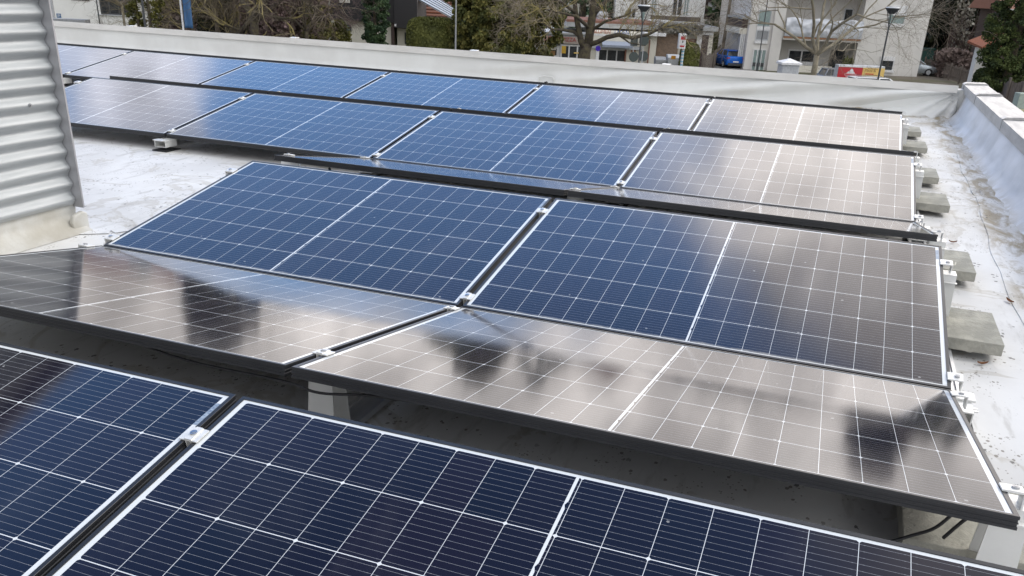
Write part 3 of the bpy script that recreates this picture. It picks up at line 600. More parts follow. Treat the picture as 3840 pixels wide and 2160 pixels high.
# ---- vegetation builders
def leaf(mb, p, s, rr, asp=1.0, droop=0):
    a = Vector((rr.gauss(0, 1), rr.gauss(0, 1), rr.gauss(0, 1) - droop)).normalized(); b = a.orthogonal(); b.rotate(Matrix.Rotation(rr.uniform(0, 6.28), 3, a)); a = a * s * asp; b = b * s
    mb.add([p - b * .5, p + a * .5, p + b * .5 + a * .2, p - a * .5], [(0, 1, 2, 3)])
def clumpy(mb, env, n_cl, n_leaf, r_cl, s, rr, asp=1.4, droop=.3, flat=.8):
    for _ in range(n_cl):
        c = env(rr)
        for _ in range(n_leaf):
            d = Vector((rr.gauss(0, 1), rr.gauss(0, 1), rr.gauss(0, 1))); d.normalize(); d *= r_cl * rr.uniform(.5, 1.0); d.z *= flat
            leaf(mb, c + d, s * rr.uniform(.6, 1.3), rr, asp, droop)
def evergreen(name, px, w, ztop, hw, label, cat, L, seed, kind='cone', nc=90, nl=45, rc=.42, s=.20, zb=None, group=None, py=80, droop=.3, asp=1.4):
    rr = random.Random(seed); u = at(px, py, w)[0]; r = root(name, u, w, label, cat, group); base = GZ if zb is None else zb
    mb = MB(); mb.tube([uw(u, w, GZ), uw(u, w, (GZ + ztop) / 2), uw(u, w, ztop - .3)], [hw * .14 + .05, hw * .09 + .03, .02], 7); mb.build('trunk', M_bark, r)
    H_ = ztop - base
    def env(q):
        while 1:
            t_ = q.random() ** 1.15
            if kind == 'cone': rad_ = hw * (1 - t_) ** .8 * (1 + .12 * sin(t_ * 40 + seed))
            elif kind == 'column': rad_ = hw * min(1, (1 - t_) * 3.2) ** .6 * min(1, .75 + t_)
            else: rad_ = hw * max(0, 1 - (2 * t_ - .85) ** 2 / 1.35) ** .5
            a = q.uniform(0, 6.283); k = q.uniform(.55, 1) * (1 + .22 * sin(3 * a + seed + 5 * t_))
            return uw(u + rad_ * k * cos(a), w + rad_ * k * sin(a), base + H_ * t_)
    mb = MB(); clumpy(mb, env, nc, nl, rc, s, rr, asp, droop); mb.build('crown', L, r); return r
def clipped(name, l, r_, top, w, depth, label, cat, L, seed, n=5200, s=.13, round_=.45, zb=GZ, group=None, bot=None, py=130):
    """a clipped hedge or ball: dense small leaves over a rounded block"""
    rr = random.Random(seed); ul = at(l, (top + (bot or 180)) / 2, w)[0]; ur = at(r_, (top + (bot or 180)) / 2, w)[0]; zt_ = at((l + r_) / 2, top, w)[1]
    rt = root(name, (ul + ur) / 2, w, label, cat, group); cu, hu, hd, H_ = (ul + ur) / 2, (ur - ul) / 2, depth / 2, zt_ - zb
    def surf(q):
        while 1:
            p = Vector((q.uniform(-1, 1), q.uniform(-1, 1), q.uniform(-1, 1))); m = max(abs(p.x), abs(p.y), abs(p.z)); p /= m
            e = (abs(p.x) ** (2 / round_) + abs(p.y) ** (2 / round_) + abs(max(p.z, -.2)) ** (2 / round_)) ** (round_ / 2); p /= e
            k = 1 - abs(q.gauss(0, .02)); return uw(cu + hu * p.x * k, w + hd * p.y * k, max(zb, zb + H_ * (.5 + .5 * p.z * k)))
    mb = MB()
    for _ in range(n): leaf(mb, surf(rr), s * rr.uniform(.6, 1.3), rr, 1.2, -.4)
    mb.build('foliage', L, rt); mb = MB()
    for k in range(5): x = cu + hu * (-.8 + .4 * k); mb.tube([uw(x, w, GZ), uw(x + .1, w, zb + H_ * .6)], [.05, .03], 5)
    mb.build('stem', M_bark, rt)
    mb = MB(); mb.grid(24, 12, lambda a, v: uw(cu + hu * .93 * cos(a * 2 * pi) * (1 - .25 * v ** 6), w + hd * .93 * sin(a * 2 * pi) * (1 - .25 * v ** 6), zb + H_ * .96 * v)); mb.build('inner_growth', L, rt, smooth=True); return rt
def limb(mbt, mbc, p, d, L_, r, depth, rr, o):
    n = 4 if depth > 2 else 3; pts = [p.copy()]; rads = [r]; q = p.copy(); dd = d.copy(); kids = []
    for i in range(n):
        dd = (dd + Vector((rr.gauss(0, 1), rr.gauss(0, 1), rr.gauss(0, 1))) * o['wig'] + Vector((0, 0, o['up']))).normalized()
        q = q + dd * (L_ / n); pts.append(q.copy()); rads.append(r * (1 - (1 - o['taper']) * (i + 1) / n)); kids.append((q.copy(), dd.copy(), rads[-1]))
    mbc.cur = 1 if depth >= o['limbd'] else 0
    (mbt if depth >= o['trunkd'] else mbc).tube(pts, rads, 6 if r > .05 else (4 if r > .018 else 3), cap=False)
    if depth <= 0: return
    for i, (kp, kd, kr) in enumerate(kids):
        m = o['kids'] if i == n - 1 else (o['side'] if rr.random() < o['prob'] else 0)
        for _ in range(m):
            ax = Vector((rr.gauss(0, 1), rr.gauss(0, 1), rr.gauss(0, .6))).normalized(); nd = kd.copy(); nd.rotate(Matrix.Rotation(rr.uniform(*o['ang']), 3, ax))
            limb(mbt, mbc, kp, nd, L_ * rr.uniform(*o['len']), max(kr * rr.uniform(.55, .8), o['rmin']), depth - 1, rr, o)
def bare(name, px, py, w, label, seed, trunk_h, r, L_, depth=4, lean=(0, 0), mt=None, mc=None, ml=None, group=None, n0=4, **kw):
    o = dict(wig=.16, up=.03, taper=.6, kids=2, side=1, prob=.75, ang=(.45, 1.0), len=(.55, .8), rmin=.006, trunkd=99, limbd=2); o.update(kw); rr = random.Random(seed)
    u = at(px, py, w)[0]; rt = root(name, u, w, label, 'tree', group); t1, t2 = MB(), MB(); b0 = uw(u, w, GZ); d = (RGT * lean[0] + FWD * lean[1] + Vector((0, 0, 1))).normalized(); top = b0 + d * trunk_h
    t1.tube([b0, b0 + d * .35, b0 + d * trunk_h * .5, top], [r * 1.35, r * 1.05, r * .95, r * .85], 9)
    for k in range(n0):
        a = 2 * pi * (k + rr.uniform(-.3, .3)) / n0; e = rr.uniform(*kw.get('fork', (.35, .9))) if 'fork' in kw else rr.uniform(.35, .9)
        nd = (d * cos(e) + (RGT * cos(a) + FWD * sin(a)) * sin(e)).normalized(); limb(t1, t2, top - d * rr.uniform(0, trunk_h * .12), nd, L_ * rr.uniform(.8, 1.15), r * .62, depth, rr, o)
    t1.build('trunk', mt or M_bark, rt, smooth=True); t2.build('crown', [mc or M_twig, ml or mc or M_twig], rt); return rt
# ---- apartment block on the right
wA = 81.0
ap = root('apartment_building', at(3120, 200, wA)[0], wA, 'pale beige apartment block with silver sheeting along its balcony', 'building')
uL, uR = at(2804, 140, wA)[0], at(3468, 150, wA)[0]; ZT = 6.2
uc0, uc1 = at(2930, 140, wA)[0], at(3222, 140, wA)[0]
zb0, zb1 = at(3070, 140, wA)[1], at(3070, 72, wA)[1]
bx('wall', M_beige, ap, uL, uc0, wA, wA + 12, GZ, ZT); bx('wall', M_beige, ap, uc1, uR, wA, wA + 12, GZ, ZT); bx('rear_wall', M_beige2, ap, uc0, uc1, wA + 1.9, wA + 11.9, GZ, ZT)
u0, u1 = at(2896, 100, wA)[0], uc0; bx('pilaster', M_beige, ap, u0, u1 - .01, wA - .35, wA - .003, GZ, ZT - .1)
bx('roof', M_zinc, ap, uL - .3, uR + .3, wA - .4, wA + 12.4, ZT, ZT + .3)
for zf in (zb0 - .28, zb1 + 2.3): bx('balcony_slab', M_beige2, ap, uc0 + .01, uc1 - .01, wA - .55, wA + 1.89, zf, zf + .2)
bx('beam', M_orange, ap, uc0 + .02, uc1 - .02, wA - .6, wA - .56, zb0 - .14, zb0 - .01)
mb = MB(); rr = random.Random(3)
mb.grid(60, 14, lambda a, v: uw(uc0 + .05 + (uc1 - uc0 - .1) * a, wA - .62 - .09 * sin(pi * v) - .08 * fbm(a * 9, v * 3, 2), zb0 + .02 + (zb1 - zb0) * v + .06 * sin(a * 17) * v)); mb.build('silver_sheeting', M_tarp, ap, smooth=True)
bx('balcony_railing', M_grey, ap, uc0 + .05, uc1 - .05, wA - .5, wA - .46, zb0 - .05, zb1 - .1)
mb = MB(); mb.grid(40, 5, lambda a, v: uw(uc0 + .05 + (uc1 - uc0 - .1) * a, wA - .6 - .06 * fbm(a * 9, v * 3, 5), zb1 + 2.55 + .9 * v)); mb.build('silver_sheeting', M_tarp, ap, smooth=True)
window(ap, R4(2842, 2890, 38, 100, wA), wA, M_glassl, M_lgrey); panel('sill', M_wht, ap, R4(2838, 2888, 100, 113, wA), wA, .08); window(ap, R4(2834, 2882, 113, 151, wA), wA, M_grey, M_lgrey); panel('sill', M_wht, ap, R4(2828, 2876, 152, 163, wA), wA, .15)
window(ap, R4(2818, 2868, 184, 285, wA), wA, M_glassl, M_wfr, .08, 2, 'door')
for l, tp in ((2822, 234), (2838, 235), (2852, 236)): panel('door_panel', M_dgrey, ap, R4(l, l + 11, tp, tp + 14, wA - .08), wA - .08, .02)
window(ap, R4(3330, 3398, 21, 93, wA), wA, M_glassl, M_wfr, .1); panel('roller_shutter', M_wht, ap, R4(3340, 3396, 24, 60, wA - .1), wA - .1, .05); panel('sill', M_wht, ap, R4(3322, 3388, 93, 101, wA), wA, .15)
window(ap, R4(3297, 3352, 212, 268, wA), wA, M_glassd, M_wfr, .1); panel('roller_shutter', M_wht, ap, R4(3302, 3356, 212, 228, wA - .1), wA - .1, .05); panel('sill', M_wht, ap, R4(3290, 3350, 262, 271, wA), wA, .15)
wB = wA + 1.9
window(ap, R4(2953, 3056, 186, 236, wB), wB, M_glassd, M_wfr, .12, 1); panel('sill', M_wht, ap, R4(2950, 3052, 236, 243, wB), wB, .2)
window(ap, R4(3110, 3162, 186, 262, wB), wB, M_glassd, M_dfr, .1, 0, 'door'); window(ap, R4(3164, 3197, 32, 82, wB), wB, M_glassd, M_lgrey, .08); window(ap, R4(3180, 3206, 175, 216, wB), wB, M_glassd, M_lgrey, .08)
bx('balcony_wall', M_cream, ap, uc0 + .9, at(3110, 260, wA)[0], wA - .5, wA - .3, GZ, at(3050, 246, wA)[1])
u0, u1, z0, z1 = R4(2897, 2929, 0, 260, wA - .7)
bx('side_annex', M_cream, ap, at(2780, 115, wA)[0], uL - .01, wA + .6, wA + 6, at(2790, 128, wA)[1], at(2790, 106, wA)[1]); bx('annex_panel', M_brown, ap, at(2790, 90, wA)[0], uL - .02, wA + .62, wA + 6, at(2800, 106, wA)[1], at(2800, 72, wA)[1]); bx('annex_roof', M_zinc, ap, at(2787, 70, wA)[0], uL - .02, wA + .5, wA + 6, at(2800, 72, wA)[1], at(2800, 64, wA)[1])
window(ap, (at(2779, 170, wA)[0], uL - .05, GZ + .3, at(2790, 128, wA)[1]), wA + .7, M_glassl, M_wfr, .12, 1, 'glazed_door')
pl = root('balcony_planter', at(3176, 230, wA)[0], wA - .8, 'long planter with yellow green shrubs on the ground floor balcony edge', 'planter'); u0, u1, z0, z1 = R4(3158, 3194, 232, 248, wA - .7)
bx('box', M_lgrey, pl, at(3136, 250, wA)[0], at(3216, 250, wA)[0], wA - 1.0, wA - .62, GZ, z0); mb = MB(); rr = random.Random(8)
for _ in range(500): leaf(mb, uw(rr.uniform(u0, u1), wA - .8 + rr.gauss(0, .12), z0 + abs(rr.gauss(0, .28))), .13, rr, 2.2, -1.5)
mb.build('shrub', L_box, pl)
# ---- shed
wS = 56.0; u0, u1, z0, z1 = R4(2925, 2986, 232, 290, wS); cu = (u0 + u1) / 2; sh = root('toilet_cabin', cu, wS, 'small pale grey ribbed plastic cabin with a pointed roof', 'cabin'); hw_ = (u1 - u0) / 2
zr = at(2957, 233, wS)[1]; mb = MB(); n = 22; prof = []
for sx, sy, dx, dy in ((-1, -1, 1, 0), (1, -1, 0, 1), (1, 1, -1, 0), (-1, 1, 0, -1)):
    for k in range(n):
        f = 2 * k / n; off = .03 if k % 2 else 0; nx_, ny_ = dy, -dx
        prof.append((cu + hw_ * (sx + dx * f) + nx_ * off, wS + hw_ * (sy + dy * f) + ny_ * off))
mb.prism(prof, GZ, zr, 'z', SM); mb.build('wall', M_lgrey, sh)
zt_ = at(2957, 218, wS)[1]; mb = MB(); e = hw_ + .12; vs = [(cu - e, wS - e, zr), (cu + e, wS - e, zr), (cu + e, wS + e, zr), (cu - e, wS + e, zr), (cu, wS, zt_)] + [(cu - e, wS - e, zr - .12), (cu + e, wS - e, zr - .12), (cu + e, wS + e, zr - .12), (cu - e, wS + e, zr - .12)]
mb.add([SM @ Vector(v) for v in vs], [(0, 1, 4), (1, 2, 4), (2, 3, 4), (3, 0, 4), (0, 5, 6, 1), (1, 6, 7, 2), (2, 7, 8, 3), (3, 8, 5, 0), (8, 7, 6, 5)]); mb.build('roof', M_wht, sh)
# ---- snack trailer board
wT = 62.5; u0, u1, z0, z1 = R4(3139, 3316, 250, 300, wT); tr = root('sales_trailer', (u0 + u1) / 2, wT, 'red and yellow sales trailer with a white emblem, beside the parked white car', 'trailer'); um = at(3233, 270, wT)[0]; zt_ = at(3200, 252, wT)[1]
bx('body', M_lgrey, tr, u0, u1, wT, wT + .7, GZ + .45, zt_ + .12, .05); bx('red_board', M_red, tr, u0 + .03, um, wT - .06, wT - .004, GZ + .6, zt_); bx('yellow_board', M_yel, tr, um + .002, u1 - .03, wT - .06, wT - .004, GZ + .6, zt_)
bx('cornice', M_wht, tr, u0, um + .2, wT - .09, wT - .061, zt_ + .001, zt_ + .09)
for k in (.25, .75):
    mb = MB(); c = uw(u0 + (u1 - u0) * k, wT + .1, GZ + .32); mb.tube([c, c + FWD * .2], .32, 16); mb.build('wheel', M_rubber, tr)
ec, zc = at(3190, 285, wT); z = lambda py: at(3190, py, wT)[1]; U = lambda px: at(px, 278, wT)[0]
mb = MB(); Wd = wT - .07
def flat(pts, m, name, par, w): 
    mb = MB(); mb.prism([(a, b) for a, b in pts], w, w + .012, 'y', SM); return mb.build(name, m, par)
flat([(U(3172), z(276)), (U(3174), z(272)), (U(3178), z(267)), (U(3181), z(268.5)), (U(3185), z(260)), (U(3190), z(256.5)), (U(3195), z(261)), (U(3198), z(269)), (U(3200), z(268)), (U(3204), z(276))], M_wht, 'emblem', tr, Wd)
flat([(U(3165), z(283)), (U(3165), z(275.5)), (U(3210), z(275.5)), (U(3210), z(283)), (U(3203), z(284)), (U(3200), z(291)), (U(3172), z(291)), (U(3170), z(284))], M_pink, 'emblem_bowl', tr, Wd - .014); flat([(U(3168), z(281)), (U(3168), z(278.5)), (U(3207), z(278.5)), (U(3207), z(281))], M_red, 'emblem_band', tr, Wd - .028)
text('Pizza &', .27, M_brt, tr, at(3241, 266, wT)[0], wT - .065, at(3260, 269.5, wT)[1], ext=.004)
for k in range(9): bx('small_print', M_brt, tr, at(3254 + k * 4.2, 258, wT)[0], at(3257 + k * 4.2, 258, wT)[0], wT - .07, wT - .061, at(3270, 259.5, wT)[1], at(3270, 256.5 - (k % 3 == 0), wT)[1])
panel('red_stripe', M_red, tr, R4(3244, 3276, 276, 279.5, wT - .06), wT - .06, .012)
# ---- cars
def car(name, u, w, ang, paint, label, est=False, group='parked cars', rails=False):
    rt = root(name, u, w, label, 'car', group); rt.rotation_euler = (0, 0, ang); org = rt.location; X = lambda x, y, z: (x, y, z)
    L = 4.1 if not est else 4.5; h2 = L / 2
    def loft(st, nm, m, smooth=True, bev=0):
        mb = MB(); n = len(st[0][1]); vs = []; fs = []
        for x, ring in st: vs += [(x + dx, y, z) for dx, y, z in ring]
        for i in range(len(st) - 1):
            for k in range(n): fs.append((i * n + k, i * n + (k + 1) % n, (i + 1) * n + (k + 1) % n, (i + 1) * n + k))
        fs += [tuple(range(n))[::-1], tuple(range((len(st) - 1) * n, len(st) * n))]
        mb.add(vs, fs); me = mb.mesh(nm, m, None, smooth); o = bpy.data.objects.new(nm, me); COL.objects.link(o); o.parent = rt
        if bev: b_ = o.modifiers.new('bevel', 'BEVEL'); b_.width = bev; b_.segments = 3; b_.limit_method = 'ANGLE'; b_.angle_limit = rad(35)
        return o
    def ring(hw, zl, zm, zt_, ht): return [(0, -hw * .93, zl), (0, -hw, zm), (0, -hw * .97, (zm + zt_) / 2 + .05), (0, -ht, zt_), (0, ht, zt_), (0, hw * .97, (zm + zt_) / 2 + .05), (0, hw, zm), (0, hw * .93, zl)]
    loft([(-h2, ring(.72, .42, .55, .90, .66)), (-h2 + .08, ring(.84, .27, .52, 1.0, .78)), (-h2 + .7, ring(.89, .2, .5, 1.03, .82)), (.5, ring(.89, .2, .5, .98, .82)), (1.0, ring(.89, .2, .5, .93, .8)), (h2 - .35, ring(.86, .22, .5, .80, .72)), (h2 - .05, ring(.74, .3, .5, .66, .6)), (h2, ring(.62, .38, .5, .6, .5))], 'body', paint, True, .03)
    rb = -h2 + (.22 if est else .30); rt_ = -h2 + (.42 if est else .62)
    loft([(rb, [(0, -.76, .99), (rt_ - rb, -.62, 1.42), (rt_ - rb, .62, 1.42), (0, .76, .99)]), (.35, [(.75, -.76, .95), (0, -.60, 1.43), (0, .60, 1.43), (.75, .76, .95)])], 'windows', M_glassd, False)
    loft([(rt_ - .12, [(0, -.60, 1.405), (0, -.57, 1.44), (0, .57, 1.44), (0, .60, 1.405)]), (-.5, [(0, -.63, 1.43), (0, -.60, 1.475), (0, .60, 1.475), (0, .63, 1.43)]), (.40, [(0, -.60, 1.42), (0, -.57, 1.45), (0, .57, 1.45), (0, .60, 1.42)])], 'roof_panel', paint, True, .02)
    def bxx(nm, m, a, b, c, d, e, f):
        mb = MB(); mb.box(a, b, c, d, e, f); o = bpy.data.objects.new(nm, mb.mesh(nm, m)); COL.objects.link(o); o.parent = rt; return o
    for s in (-1, 1):
        for nm, a, b in (('pillar', rb, rt_), ('pillar', -.35, -.30), ('pillar', 1.1, .36)):
            mb = MB(); mb.tube([(a, s * .765, .98), (b, s * .615, 1.43)], .04, 6); o = bpy.data.objects.new(nm, mb.mesh(nm, paint)); COL.objects.link(o); o.parent = rt
        bxx('tail_light', M_redt, -h2 - .005, -h2 + .12, s * .70 - .14, s * .70 + .14, .80, .92); bxx('headlight', M_wht, h2 - .28, h2 - .10, s * .62 - .14, s * .62 + .14, .58, .70); bxx('mirror', paint, .55, .72, s * .93 - .1, s * .93 + .1, .95, 1.08)
        for xx in (-h2 + .75, h2 - .78):
            mb = MB(); mb.tube([(xx, s * .70, .31), (xx, s * .90, .31)], .315, 20); o = bpy.data.objects.new('wheel', mb.mesh('tyre', M_rubber)); COL.objects.link(o); o.parent = rt
            mb = MB(); c0 = Vector((xx, s * .905, .31)); mb.tube([c0 + Vector((0, -s * .02, 0)), c0], [.2, .19], 16)
            for k in range(5): a = k * 2 * pi / 5; mb.tube([c0, c0 + Vector((.2 * cos(a), s * .006, .2 * sin(a)))], .03, 4)
            r_ = bpy.data.objects.new('rim', mb.mesh('rim', M_lgrey)); COL.objects.link(r_); r_.parent = o
        if rails: mb = MB(); mb.tube([(rt_ - .05, s * .58, 1.45), (rt_ + .1, s * .58, 1.51), (.25, s * .58, 1.51), (.4, s * .58, 1.45)], .018, 6); o = bpy.data.objects.new('roof_rail', mb.mesh('roof_rail', M_dgrey)); COL.objects.link(o); o.parent = rt
    bxx('bumper', M_dgrey, -h2 - .02, -h2 + .3, -.70, .70, .22, .44); bxx('number_plate', M_wht, -h2 - .035, -h2 - .01, -.26, .26, .50, .61); bxx('tailgate_trim', M_dgrey, -h2 + .02, -h2 + .09, -.62, .62, .84, .90)
    return rt
P_blue = mat('blue_car_paint', (.01, .13, .58), .25, .2, (.01, .14, .60), 1); P_white = mat('white_car_paint', (.78, .79, .80), .25, 0, (.76, .77, .78), 1); P_grey = mat('grey_car_paint', (.28, .29, .31), .25, .5); P_silver = mat('silver_car_paint', (.45, .50, .54), .25, .5)
car('parked_car', at(2744, 240, 82)[0], 83.5, YAW + pi / 2 + .10, P_blue, 'bright blue hatchback seen from behind in the driveway beside the apartment block')
car('parked_car', at(3298, 300, 60)[0], 60.0, YAW + .06, P_white, 'white estate car with dark roof rails, only its roof showing over the parapet', True, rails=True)
car('parked_car', at(3076, 280, 66)[0] + 2.2, 66.2, YAW, P_grey, 'grey car partly hidden behind the red and yellow trailer', True)
car('parked_car', at(3440, 275, 84)[0] - 1.0, 83.5, YAW - .25, P_silver, 'silver car nosing out past the right corner of the apartment block', True)
# ---- street lamps and poles
def lamp(px_t, py_t, w, label, style, group='street lamps', m=M_dgrey, r=.055, py_b=250):
    u, zt_ = at(px_t, py_t, w); rt = root('street_lamp', u, w, label, 'street lamp', group); mb = MB(); zz = zt_ - (.95 if style == 'dish' else 0)
    mb.tube([uw(u, w, GZ), uw(u, w, GZ + 1), uw(u, w, GZ + 1.05), uw(u, w, zz)], [r * 1.5, r * 1.5, r, r * .8], 8); mb.build('pole', m, rt)
    if style == 'dish':
        mb = MB(); c = uw(u, w, zt_); mb.tube([c - Vector((0, 0, .30)), c - Vector((0, 0, .04)), c], [.13, .37, .37], 20); mb.build('hood', m, rt); mb = MB(); mb.tube([c, c + Vector((0, 0, .05))], [.36, .30], 20); mb.build('lid', M_lgrey, rt)
        for a in (0, 2.09, 4.19):
            mb = MB(); mb.tube([uw(u, w, zz - .02), uw(u + .30 * cos(a), w + .30 * sin(a), zt_ - .14)], .022, 5); mb.build('strut', m, rt)
        mb = MB(); mb.tube([c - Vector((0, 0, .75)), c - Vector((0, 0, .32))], [.03, .10], 10); mb.build('glass_cone', M_glassl, rt)
    else:
        mb = MB(); mb.tube([uw(u, w, zt_ - .02), uw(u + .5, w - .3, zt_ + .12)], .04, 6); mb.build('arm', m, rt); mb = MB(); mb.box(u + .3, u + .9, w - .5, w - .2, zt_ + .08, zt_ + .18, SM); mb.build('lamp_head', m, rt)
    return rt
lamp(3348, 30, 50, 'dark street lamp with a flat dish hood in front of the apartment block', 'dish')
lamp(2416, 22, 52, 'dark street lamp with a dish hood behind the twigs of the old tree', 'dish')
lamp(1712, -130, 58, 'tall slim grey lamp post in front of the clipped rounded hedge', 'arm', m=M_grey)
lamp(2897, -120, 74, 'tall thin dark lamp post in front of the left corner of the apartment block', 'arm', r=.045)
lamp(345, -110, 62, 'thin dark lamp post before the white house wall', 'arm', r=.045)
lamp(517, -120, 56, 'thick dark grey lamp post between the two columnar cypresses', 'arm', m=M_dgrey, r=.075)
u, z = at(2745, -60, 88); up = root('utility_pole', u, 88, 'brown wooden utility pole leaning before the dark conifers', 'pole'); mb = MB(); mb.tube([uw(u - .1, 88, GZ), uw(u + .1, 88, z)], [.17, .12], 8); mb.build('pole_shaft', M_pole, up); mb = MB(); mb.tube([uw(u - .9, 88, z - .5), uw(u + 1, 88, z - .5)], .06, 5); mb.build('crossarm', M_pole, up)
u = at(808, 60, 70)[0]; up = root('utility_pole', u, 70, 'pale brown wooden pole among the tangled bare bushes', 'pole'); mb = MB(); mb.tube([uw(u + .1, 70, GZ), uw(u - .1, 70, 3.5)], [.17, .13], 8); mb.build('pole_shaft', M_pole, up); mb = MB(); mb.tube([uw(u - .9, 70, 3.1), uw(u + 1, 70, 3.1)], .06, 5); mb.build('crossarm', M_pole, up)
# ---- folded parasol
u, zt_ = at(2772, 112, 86); zb_ = at(2765, 176, 86)[1]; pa = root('folded_parasol', u, 86, 'folded dark grey parasol behind the blue car', 'parasol'); mb = MB(); mb.tube([uw(u, 86, zb_), uw(u, 86, (zb_ + zt_) / 2), uw(u, 86, zt_)], [.30, .22, .03], 10); mb.build('canopy', M_dgrey, pa); mb = MB(); mb.tube([uw(u, 86, GZ), uw(u, 86, zb_ + .1)], .03, 6); mb.build('pole', M_lgrey, pa)
# ---- shops
wH = 80.0; so = root('snack_shop', at(2160, 170, wH)[0], wH, 'low flat roofed snack shop with red letters above dark windows, behind the old tree', 'shop')
u0, u1 = at(2034, 180, wH)[0], at(2200, 180, wH)[0]; zr = at(2110, 128, wH)[1]
bx('wall', M_lgrey, so, u0, u1, wH, wH + 9, GZ, zr); bx('fascia', mat('mottled_fascia', (.42, .36, .32), .8, 0, (.30, .25, .22), 2), so, u0 + .1, u1, wH - .25, wH - .003, at(2110, 162, wH)[1], at(2110, 136, wH)[1]); bx('flat_roof', M_zinc, so, u0 - .2, u1 + .1, wH - .3, wH + 9, zr, zr + .15)
text('DÖNER PIZZA', .46, M_redt, so, at(2040, 152, wH)[0], wH - .27, at(2090, 153, wH)[1], sx=.92)
bx('awning', M_dgrey, so, at(2056, 162, wH)[0], at(2098, 162, wH)[0], wH - .9, wH - .26, at(2075, 168, wH)[1], at(2075, 160, wH)[1])
window(so, R4(2040, 2096, 172, 216, wH), wH, M_glassd, M_wfr, .2); panel('poster', M_brt, so, R4(2055, 2082, 190, 208, wH - .07), wH - .07, .02); panel('arched_sign', M_cream, so, R4(2054, 2085, 181, 187, wH - .07), wH - .07, .03)
window(so, R4(2102, 2196, 168, 222, wH), wH, M_glassd, M_wfr, .12, 2); panel('yellow_poster', mat('yellow_poster', (.55, .33, .03), .5, 0, (.65, .45, .06), 3), so, R4(2106, 2122, 172, 200, wH - .07), wH - .07, .02); panel('yellow_strip', M_yel, so, R4(2152, 2170, 196, 201, wH - .07), wH - .07, .03)
s2 = root('flower_shop', at(2330, 170, wH)[0], wH, 'low shop with orange and blue roof letters and a grey blue awning', 'shop'); u0, u1 = at(2202, 180, wH)[0], at(2462, 180, wH)[0]; zr = at(2330, 84, wH)[1]
bx('wall', M_cream, s2, u0 + .01, u1, wH + .6, wH + 10, GZ, at(2330, 120, wH)[1]); bx('roof_slab', M_zinc, s2, at(2130, 100, wH)[0], u1 + .2, wH + 2, wH + 10, at(2330, 112, wH)[1], zr - .2); bx('roof_edge', M_tile, s2, at(2130, 84, wH)[0], u1 + .2, wH + 1.95, wH + 10, zr - .199, zr)
bx('fascia', M_cream, s2, u0, at(2400, 150, wH)[0], wH + .1, wH + .59, at(2310, 156, wH)[1], at(2310, 122, wH)[1])
text('BLUMEN', .40, M_orl, s2, at(2224, 122, wH)[0], wH + .08, at(2260, 125, wH)[1], sx=1.0); text('LADEN', .40, M_blul, s2, at(2304, 124, wH)[0], wH + .08, at(2340, 128.5, wH)[1], sx=1.0)
for l, r_ in ((2224, 2300), (2304, 2372)): panel('letter_board', M_wht, s2, R4(l, r_, 128, 134, wH + .1), wH + .1, .04)
mb = MB(); a0, a1 = at(2256, 160, wH)[0], at(2368, 160, wH)[0]; za, zb_ = at(2310, 155, wH)[1], at(2310, 171, wH)[1]; mb.prism([(wH + .1, za), (wH - 1.0, zb_ + .08), (wH - 1.0, zb_ - .1), (wH - .95, zb_ - .1), (wH + .1, za - .1)], a0, a1, 'x', SM); mb.build('awning', mat('awning_cloth', (.30, .34, .42), .8), s2)
bx('lintel', M_lgrey, s2, u0, u1 - 1.2, wH + .3, wH + .595, at(2330, 186, wH)[1], at(2330, 174, wH)[1])
window(s2, R4(2240, 2348, 184, 232, wH + .6), wH + .6, M_glassd, M_wfr, .1, 2); bx('pillar', M_tile, s2, at(2344, 210, wH)[0], at(2350, 210, wH)[0], wH + .3, wH + .5, GZ, at(2346, 185, wH)[1]); panel('orange_notice', M_orange, s2, R4(2366, 2384, 185, 196, wH + .6), wH + .6, .05)
bx('corner_pillar', M_cream, s2, at(2436, 180, wH)[0], at(2460, 180, wH)[0], wH - .1, wH + .3, GZ, at(2450, 118, wH)[1]); bx('downpipe', M_tile, s2, at(2430, 190, wH)[0], at(2434, 190, wH)[0], wH - .2, wH - .11, GZ, at(2440, 150, wH)[1])
bx('canopy', M_wht, s2, at(2410, 125, wH)[0], at(2492, 125, wH)[0], wH - .9, wH + .58, at(2450, 133, wH)[1], at(2450, 122, wH)[1])
# ---- garage
wG = 80.5; ga = root('garage', at(2570, 160, wG)[0], wG, 'flat roofed garage with rough brick wall, brown door and white side', 'garage'); u0, u1 = at(2463, 160, wG)[0], at(2655, 180, wG)[0]; ud = at(2628, 180, wG)[0]
zr = at(2560, 112, wG)[1]
bx('brick_wall', M_brick, ga, u0, at(2545, 160, wG)[0], wG, wG + 8, GZ, zr); bx('side_wall', M_cream, ga, at(2545, 160, wG)[0] + .002, u1 + .45, wG + .5, wG + 8, GZ, zr - .05); bx('pier', M_wht, ga, ud - .42, ud, wG, wG + .49, GZ, zr - .1); bx('door', M_brown, ga, ud + .005, u1, wG + .2, wG + .49, GZ, at(2640, 132, wG)[1]); bx('lintel', M_wht, ga, ud + .002, u1 + .3, wG, wG + .49, at(2640, 131, wG)[1], zr - .1)
bx('brown_board', M_tile, ga, at(2545, 150, wG)[0] + .01, ud - .43, wG + .4, wG + .49, at(2590, 160, wG)[1], at(2590, 146, wG)[1]); bx('roof', M_zinc, ga, u0 - .3, u1 + .6, wG - .5, wG + 8.2, zr, zr + .35)
mb = MB(); rr = random.Random(5)
for _ in range(900): leaf(mb, uw(rr.uniform(u0, u1 - .8), wG - .55 + rr.gauss(0, .08), zr + rr.uniform(-.25, .45)), .16, rr, 2.5, .4)
